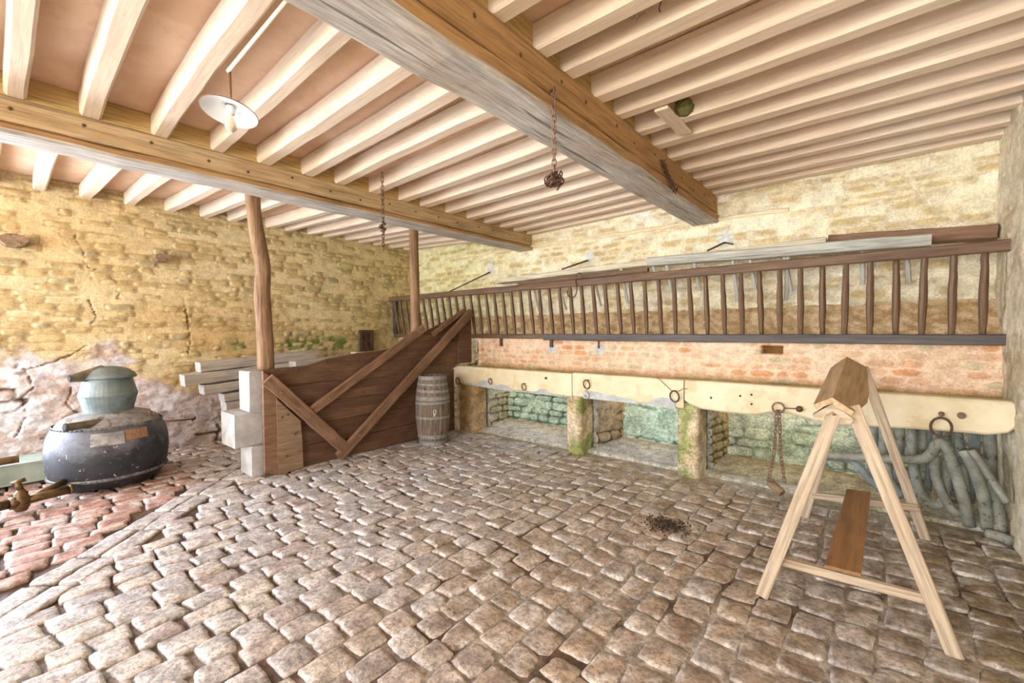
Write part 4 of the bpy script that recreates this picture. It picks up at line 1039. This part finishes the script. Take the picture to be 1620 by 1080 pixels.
b = MB(); b.box((-6.77, -1.22, .2155), (-6.36, .42, .235), ch=.006); b.at('rim', 'zinc', (-6.6, -.3, .22), t)
b = MB(); b.tube([(-6.25, -.4, .30), (-6.25, .12, .305)], .035, 12); b.box((-6.28, -.3, 0), (-6.22, -.2, .28)); tag(b.at('rusty_pipe', 'brass', (-6.25, -.2, .3)), 'brown pipe end above the green zinc tank at the left edge', 'pipe')

# ------------------------------------------------------------------ timbers behind the partition
tim = [((-6.32, 1.53, 1.045), 1.42, .12, 'topmost grey squared timber of the stack behind the partition'),
       ((-6.32, 1.28, .900), 1.6, .135, 'second grey timber from the top of the stack, its near end rounded'),
       ((-6.32, 1.48, .765), 1.3, .115, 'third grey timber from the top of the stack behind the pier'),
       ((-6.32, 1.72, .645), 1.1, .105, 'fourth grey timber from the top of the stack behind the pier'),
       ((-6.32, 1.70, .520), 1.15, .125, 'lowest grey timber of the stack, near the iron rod in the wall'),
       ((-6.10, 2.60, 1.005), 2.1, .12, 'grey timber reaching furthest back, behind the partition top edge')]
for i, (p, L, h, lab) in enumerate(tim):
    p = (p[0], p[1] + (.05, .14, .13, .10, .14, 0)[i], p[2] + .03); q = V(p) + V((0, L, .065 * L))
    o = stick('stacked_timber', 'grey_timber', p, q, .22, h, ch=.012, seg=10, jit=.004); tag(o, lab, 'timber', 'stacked grey timbers')
b = MB(); b.box((-6.48, 2.55, -.02), (-6.15, 2.8, .52), ch=.01); b.box((-6.2, 3.5, -.02), (-5.98, 3.75, 1.04), ch=.01); tag(b.at('timber_support', 'grey_timber', (-6.3, 2.7, 0)), 'wooden props under the grey timber stack behind the partition', 'prop')

# wall stubs, rod and small shutter on the left wall
for (y, z, r, lab) in ((.15, 2.46, .10, 'round sawn beam stub sticking out of the wall near the left edge'), (1.36, 2.43, .075, 'smaller sawn stub sticking out of the wall up right of the still')):
    b = MB(); rg = []
    for i in range(5):
        x = -7.02 + .06 * i; rg.append([V((x, y + math.cos(a) * r * (1.15 + .1 * math.sin(3 * a + y)) * (1 - .03 * i), z + math.sin(a) * r * (.72 + .08 * math.cos(2 * a)))) for a in [2 * math.pi * k / 9 for k in range(9)]])
    b.loops(rg); tag(b.at('beam_stub', 'batten', (-6.9, y, z)), lab, 'beam stub', 'sawn stubs in the left wall', 'thing')
b = MB(); b.tube([(-6.99, 1.22, .41), (-6.80, 1.40, .385), (-6.80, 1.66, .37)], .009, 7, sub=4); b.tube([(-6.80, 1.62, .345), (-6.80, 1.66, .395)], .009, 7)
tag(b.at('iron_rod', 'iron', (-6.9, 1.4, .4), smooth=True), 'thin iron rod fixed low on the wall right of the still', 'rod')
t = thing('small_shutter', 'small dark wooden shutter leaning at the wall near the far corner', 'shutter', (-6.9, 4.2, 1.15))
b = MB()
for y0, y1 in ((4.075, 4.12), (4.30, 4.345)):
    b.box((-6.93, y0, 1.14), (-6.87, y1, 1.52), ch=.004)
for z0, z1 in ((1.14, 1.18), (1.48, 1.52)):
    b.box((-6.93, 4.12, z0), (-6.872, 4.30, z1), ch=.004)
b.at('shutter_frame', 'dark_wood', (-6.9, 4.2, 1.3), t)
b = MB(); b.box((-6.93, 4.12, 1.18), (-6.90, 4.30, 1.48)); b.box((-6.90, 4.19, 1.19), (-6.88, 4.225, 1.46)); b.at('panel', 'partition', (-6.9, 4.2, 1.3), t)
b = MB(); b.box((-6.96, 3.95, 1.03), (-6.80, 4.9, 1.14), ch=.01); tag(b.at('stone_shelf', 'slab', (-6.88, 4.4, 1.09)), 'pale stone shelf under the small shutter at the far corner', 'shelf', None, 'thing')

# ------------------------------------------------------------------ saddle trestle
t = thing('saddle_trestle', 'tall wooden saddle trestle with splayed legs and a ridged top', 'trestle', (-.09, 3.4, 0))
# legs: front pair, back pair
for nm, p0, p1 in (('leg', (-.475, 2.735, .0), (-.150, 2.76, 1.10)), ('leg', (.292, 2.775, .0), (-.090, 2.76, 1.11)), ('leg', (-.42, 4.10, .0), (-.155, 4.02, 1.20)), ('leg', (.285, 4.20, .0), (-.07, 4.02, 1.21))):
    far = p0[1] > 3.5
    stick(nm, 'trestle', p0, p1, .062 if not far else .06, .036, t, up=(0, 1, 0), ch=.003, seg=4, jit=.001)
stick('cross_bar', 'trestle', (-.405, 2.80, .198), (.215, 2.80, .218), .045, .03, t, up=(0, 1, 0), ch=.003)
stick('cross_bar', 'trestle', (-.37, 4.08, .195), (.245, 4.14, .232), .05, .03, t, up=(0, 1, 0), ch=.003)
# ridge boards
rf, rb = V((-.165, 2.70, 1.150)), V((-.166, 4.05, 1.288))
th = .026


def roof_board(name, pts, nrm, mat):
    b_ = MB(); b_.prism(pts, V(nrm).normalized() * -th)
    o_ = V(pts[0]); Mx = frame(rb, rf, (0, 0, 1)); Mx.translation = o_
    b_.v = [Mx.inverted() @ v_ for v_ in b_.v]
    return b_.build(name, mat, t, Mx)


roof_board('ridge_board', [rf, V((-.078, 2.70, 1.088)), V((-.074, 2.76, 1.085)), V((-.060, 2.82, 1.090)), V((-.032, 2.92, 1.108)), V((-.028, 3.2, 1.13)), V((-.050, 4.05, 1.215)), rb], (.6, 0, .8), 'trestle_top')
roof_board('ridge_board', [rb, V((-.262, 4.05, 1.20)), V((-.250, 2.76, 1.095)), V((-.244, 2.70, 1.107)), rf], (-.55, 0, .8), 'trestle_top')
b = MB()
for s in (-1, 1):
    b.prism([V((-.165, 2.725, 1.118)), V((-.165 + s * .085, 2.725, 1.045)), V((-.165 + s * .070, 2.725, 1.018)), V((-.165, 2.725, 1.078))], (0, .06, .006))
b.at('gable_block', 'trestle', (-.165, 2.75, 1.05), t)
b = MB(); b.prism([V((-.165, 3.98, 1.25)), V((-.24, 3.98, 1.18)), V((-.09, 3.98, 1.18))], (0, .05, .004)); b.at('gable_block', 'trestle', (-.165, 4.0, 1.2), t)
b = MB(); p = [V((-.195, 2.79, .232)), V((-.045, 2.79, .238)), V((-.018, 4.13, .268)), V((-.158, 4.13, .262))]; b.prism(p, (0, 0, .018))
Mx = frame((-.12, 2.79, .235), (-.09, 4.13, .265)); b.v = [Mx.inverted() @ v_ for v_ in b.v]; b.build('shelf_board', 'trestle_board', t, Mx)
b = MB(); b.blob((-.160, 2.722, 1.062), .009, .006, .007, 7, 4); b.blob((.245, 4.115, .25), .012, .008, .010, 7, 4); b.at('nail', 'iron_light', (0, 3, 1), t)

# ------------------------------------------------------------------ hoses in the right niche
def hose(pts, r, label, mat='hose', flat=1.0, dark_end=None):
    b_ = MB(); b_.tube(pts, r, 14, sub=6, flat=flat)
    mats = None
    if dark_end is not None:
        mats = [mat, 'black']; e = V(pts[dark_end]); q = V(pts[1 if dark_end == 0 else -2]); dd = (e - q).normalized()
        b_.tube([e - dd * .01, e + dd * .004], r * .8, 12, mi=1)  # black disc for the shade inside the open end
    o = b_.at('rubber_hose' if r < .05 else 'rigid_pipe', mat, pts[0], smooth=True, mats=mats)
    return tag(o, label, 'hose', 'grey hoses heaped in the niche')


hose([(-.42, 4.66, .385), (-.18, 4.64, .405), (.137, 4.60, .452), (.28, 4.58, .485), (.335, 4.56, .55), (.366, 4.54, .635), (.41, 4.54, .60), (.455, 4.56, .45), (.50, 4.58, .27), (.545, 4.60, .03)], .036, 'grey hose lying level then bending down to the floor in front of the heap')
hose([(-.43, 4.82, .315), (-.25, 4.80, .34), (-.13, 4.78, .33), (-.02, 4.76, .20), (.09, 4.74, .13), (.20, 4.76, .15), (.30, 4.9, .30)], .030, 'hose with an open black end hanging in a shallow loop, left of the heap', 'hose_dark', dark_end=0)
hose([(.06, 5.0, .80), (.06, 4.95, .50), (.10, 4.84, .22), (.18, 4.76, .12), (.27, 4.78, .20), (.30, 4.90, .45), (.30, 5.0, .80)], .032, 'hose hanging in a deep loop just right of the trestle leg')
hose([(.24, 4.95, .78), (.24, 4.85, .45), (.28, 4.74, .20), (.35, 4.68, .11), (.42, 4.70, .18), (.44, 4.80, .45), (.43, 4.95, .78)], .034, 'hose hanging in a deep loop in the middle of the heap')
hose([(.36, 4.70, .50), (.37, 4.68, .34), (.42, 4.66, .18), (.48, 4.64, .10), (.53, 4.68, .15), (.53, 4.78, .35), (.50, 4.9, .70)], .032, 'hose loop touching the ground behind the bent front hose')
hose([(.50, 4.54, .60), (.545, 4.54, .50), (.60, 4.55, .30), (.635, 4.58, .035)], .036, 'straight pale hose leaning just right of the bent front hose')
hose([(.53, 4.48, .62), (.58, 4.47, .53), (.645, 4.45, .40), (.70, 4.42, .30)], .040, 'flattened pale hose sloping over the others to the wall', flat=.6)
hose([(.60, 4.66, .42), (.655, 4.64, .30), (.685, 4.60, .15), (.69, 4.56, .035)], .038, 'grey hose standing in the corner beside the right-hand wall')
hose([(.615, 4.50, .035), (.68, 4.47, .038), (.72, 4.42, .036)], .034, 'short hose end lying on the floor in the right corner', dark_end=0)
for i, (x, y, lab) in enumerate(((-.02, 5.18, 'leftmost upright pipe behind the hose heap'), (.16, 5.20, 'rust spotted upright pipe behind the second hose loop'), (.34, 5.16, 'upright pale pipe directly behind the large iron ring'), (.49, 5.12, 'upright pipe behind the straight leaning hose'), (.60, 5.02, 'upright pipe second from the right wall'), (.665, 4.86, 'upright pipe against the right wall'))):
    hose([(x, y, .80), (x + .01, y - .02, .5), (x + random.uniform(-.02, .02), y - .05, .10)], .034 + .004 * (i % 2), lab, 'hose' if i % 2 else 'hose_dark')
b = MB(); b.tube([(.375, 4.75, .84), (.375, 4.72, .62)], .028, 10); tag(b.at('grey_strap', 'hose', (.37, 4.7, .8), smooth=True), 'grey strap hanging behind the large iron ring', 'strap')

# ------------------------------------------------------------------ chains on the beams
t = thing('hanging_chain', 'long rusty chain hanging from the great beam, ending in a knotted ball', 'chain', (-1.44, 2.11, 2.84))
X0, Y0_ = -1.358, 1.985
b = MB(); b.chain([(X0, Y0_, 2.80), (X0, Y0_, 2.36)], .030, .022, .0036); b.at('chain_strand', 'iron_light', (X0, Y0_, 2.8), t, smooth=True)
b = MB()
for k in range(44):
    d_ = V((random.gauss(0, 1), random.gauss(0, 1), random.gauss(0, 1))).normalized(); c = V((X0, Y0_, 2.315)) + d_ * random.uniform(.015, .052)
    b.link(c, d_.orthogonal() + d_ * .4, d_.cross(V((random.random(), 1, 0))), .046, .027, .0040)
b.at('chain_knot', 'iron', (X0, Y0_, 2.3), t, smooth=True)
b = MB(); b.tube([(X0 - .04, Y0_, 2.80), (X0 + .005, Y0_, 2.815), (X0 + .004, Y0_, 2.795)], .006, 6); b.at('staple', 'iron', (X0, Y0_, 2.8), t)

t = thing('hanging_chain', 'thin chain with a knot halfway, hanging above the partition braces', 'chain', (-3.6, 2.40, 2.9))
X0, Y0_ = -3.55, 2.36
b = MB(); b.chain([(X0, Y0_, 2.955), (X0, Y0_, 2.50)], .042, .024, .0036); b.chain([(X0, Y0_, 2.42), (X0, Y0_, 2.25)], .036, .022, .0036); b.at('chain_strand', 'iron', (X0, Y0_, 2.9), t, smooth=True)
b = MB()
for k in range(16):
    c = V((X0 + random.uniform(-.02, .02), Y0_ + random.uniform(-.02, .02), random.uniform(2.40, 2.52))); b.link(c, V((random.uniform(-1, 1), random.uniform(-1, 1), random.uniform(-1, 1))), V((1, random.uniform(-1, 1), 0)), .042, .024, .0042)
b.at('chain_knot', 'iron', (X0, Y0_, 2.45), t, smooth=True)

t = thing('hanging_chain', 'doubled short chain looped between two nails on the side of the great beam', 'chain', (-1.35, 3.6, 2.87))
b = MB(); b.chain([(-1.364, 3.56, 2.875), (-1.362, 3.64, 2.80), (-1.345, 3.72, 2.73), (-1.345, 3.80, 2.675)], .026, .022, .0042); b.chain([(-1.364, 3.60, 2.875), (-1.362, 3.68, 2.80), (-1.345, 3.76, 2.73), (-1.345, 3.84, 2.70), (-1.345, 3.86, 2.72)], .026, .022, .0042)
b.at('chain_strand', 'iron', (-1.35, 3.6, 2.8), t, smooth=True)
for cy, cz in ((3.58, 2.885), (3.86, 2.73)):
    b = MB(); b.tube([(-1.42, cy, cz), (-1.345, cy, cz), (-1.340, cy, cz + .012)], .005, 6); b.at('nail', 'iron', (-1.37, cy, cz), t)

# ------------------------------------------------------------------ pendant lamp
lx, ly = -2.765, .873; ztp = SOF(lx)
t = thing('pendant_lamp', 'enamelled white disc pendant lamp with a bare bulb, hanging from a joist', 'lamp', (lx, ly, ztp))
b = MB(); b.tube([(lx, ly, ztp), (lx + .004, ly, 2.745)], .0075, 8); b.at('rod', 'rust', (lx, ly, 2.9), t, smooth=True)
b = MB(); b.lathe([(.140, -.038), (.136, -.034), (.10, -.018), (.055, -.004), (.030, .0), (.028, .022), (.012, .03), (.0115, .028), (.026, .018), (.028, -.003), (.055, -.008), (.10, -.022), (.138, -.042)], 40, (lx, ly, 2.755), (-.08, .17, 1)); b.at('shade', 'enamel', (lx, ly, 2.74), t, smooth=True)
b = MB(); n = 40; z = V((-.08, .17, 1)).normalized(); x = z.orthogonal().normalized(); y = z.cross(x)
b.tube([V((lx, ly, 2.755)) - z * .041 + (x * math.cos(2 * math.pi * k / n) + y * math.sin(2 * math.pi * k / n)) * .1395 for k in range(n)], .0022, 5, closed=True); b.at('rim', 'rust', (lx, ly, 2.72), t)
b = MB(); b.lathe([(.022, .0), (.022, -.03), (.018, -.045), (.001, -.045)], 16, (lx, ly, 2.752)); b.at('lamp_holder', 'porcelain', (lx, ly, 2.74), t, smooth=True)
b = MB(); b.lathe([(.012, 0), (.0135, -.018), (.026, -.045), (.030, -.062), (.027, -.080), (.016, -.092), (.001, -.096)], 20, (lx, ly, 2.710)); b.at('bulb', 'bulb', (lx, ly, 2.67), t, smooth=True)
b = MB(); b.tube([(lx, ly - .008, SOF(lx) - .008), (-1.67, ly - .008, SOF(-1.67) - .008)], .010, 8); tag(b.at('cable_conduit', 'joist', (lx, ly, 2.93), smooth=True), 'whitewashed cable conduit running along the joist above the lamp', 'conduit')

# ------------------------------------------------------------------ bird nest on its board, tufts, nails
t = thing('bird_nest', 'mossy bird nest on a small whitewashed board between the right-hand joists', 'nest', (-1.1, 3.12, 2.95))
stick('board', 'joist', (-1.12, 2.90, SOF(-1.1) - .012), (-1.12, 3.38, SOF(-1.1) - .012), .09, .02, t, ch=.003)
b = MB(); b.blob((-1.04, 3.12, SOF(-1.1) + .055), .06, .085, .06, 18, 9, .10)
for k in range(90):
    a, q = random.uniform(0, 6.28), random.uniform(-1, .6); c = V((-1.04 + math.cos(a) * .058, 3.12 + math.sin(a) * .08, SOF(-1.1) + .055 + q * .05)); b.tube([c, c + V((random.uniform(-.02, .02), random.uniform(-.025, .025), random.uniform(-.02, .02)))], .002, 4)
b.at('nest', 'moss', (-1.04, 3.12, 2.97), t)
for (x, y, lab) in ((-.93, 2.14, 'dry grey straw tuft stuck on the joist side at the top right'),):
    b = MB()
    for k in range(34):
        c = V((x + random.uniform(-.04, .04), y - .055, SOF(x) + .08 + random.uniform(-.03, .03))); b.tube([c, c + V((random.uniform(-.03, .03), random.uniform(-.01, 0), random.uniform(-.03, .03)))], .0011, 4)
    tag(b.at('straw_tuft', 'batten', (x, y, 3.05)), lab, 'straw tuft', None, 'stuff')
for i, (x, y, lab) in enumerate(((-.98, 1.865, 'bent hook nail nearest the great beam in the right-hand joists'), (-.65, 1.865, 'bent hook nail right of the straw tuft'), (-.83, 2.135, 'left bent nail on the joist behind the straw tuft'), (-.60, 2.135, 'right bent nail on the joist behind the straw tuft'))):
    b = MB(); c = V((x, y, SOF(x) + .06)); b.tube([c + V((0, .02, 0)), c + V((.004, -.028, .004)), c + V((.02, -.034, .035))], .0032, 6); tag(b.at('hook_nail', 'iron', c), lab, 'nail', 'bent nails in the joists')

# heap of droppings and chaff on the cobbles
b = MB()
for k in range(420):
    r = abs(random.gauss(0, .5)); a = random.uniform(0, 6.28); x, y = -1.20 + .17 * r * math.cos(a) * 1.1, 3.24 + .15 * r * math.sin(a)
    b.blob((x, y, .012 + .02 * math.exp(-r * r * 3) * random.random()), .007, .007, .006, 5, 3)
tag(b.at('droppings', 'seeds', (-1.2, 3.24, 0)), 'dark patch of small droppings on the cobbles in front of the pillar', 'droppings', None, 'stuff')
b = MB()
for k in range(500):
    r = abs(random.gauss(0, 1)); a = random.uniform(0, 6.28); x, y = -1.30 + .22 * r * math.cos(a), 3.10 + .22 * r * math.sin(a)
    b.blob((x, y, .008 + .006 * random.random()), .006, .004, .003, 4, 2)
tag(b.at('chaff', 'chaff', (-1.3, 3.1, 0)), 'pale chaff scattered around the dark droppings on the cobbles', 'chaff', None, 'stuff')
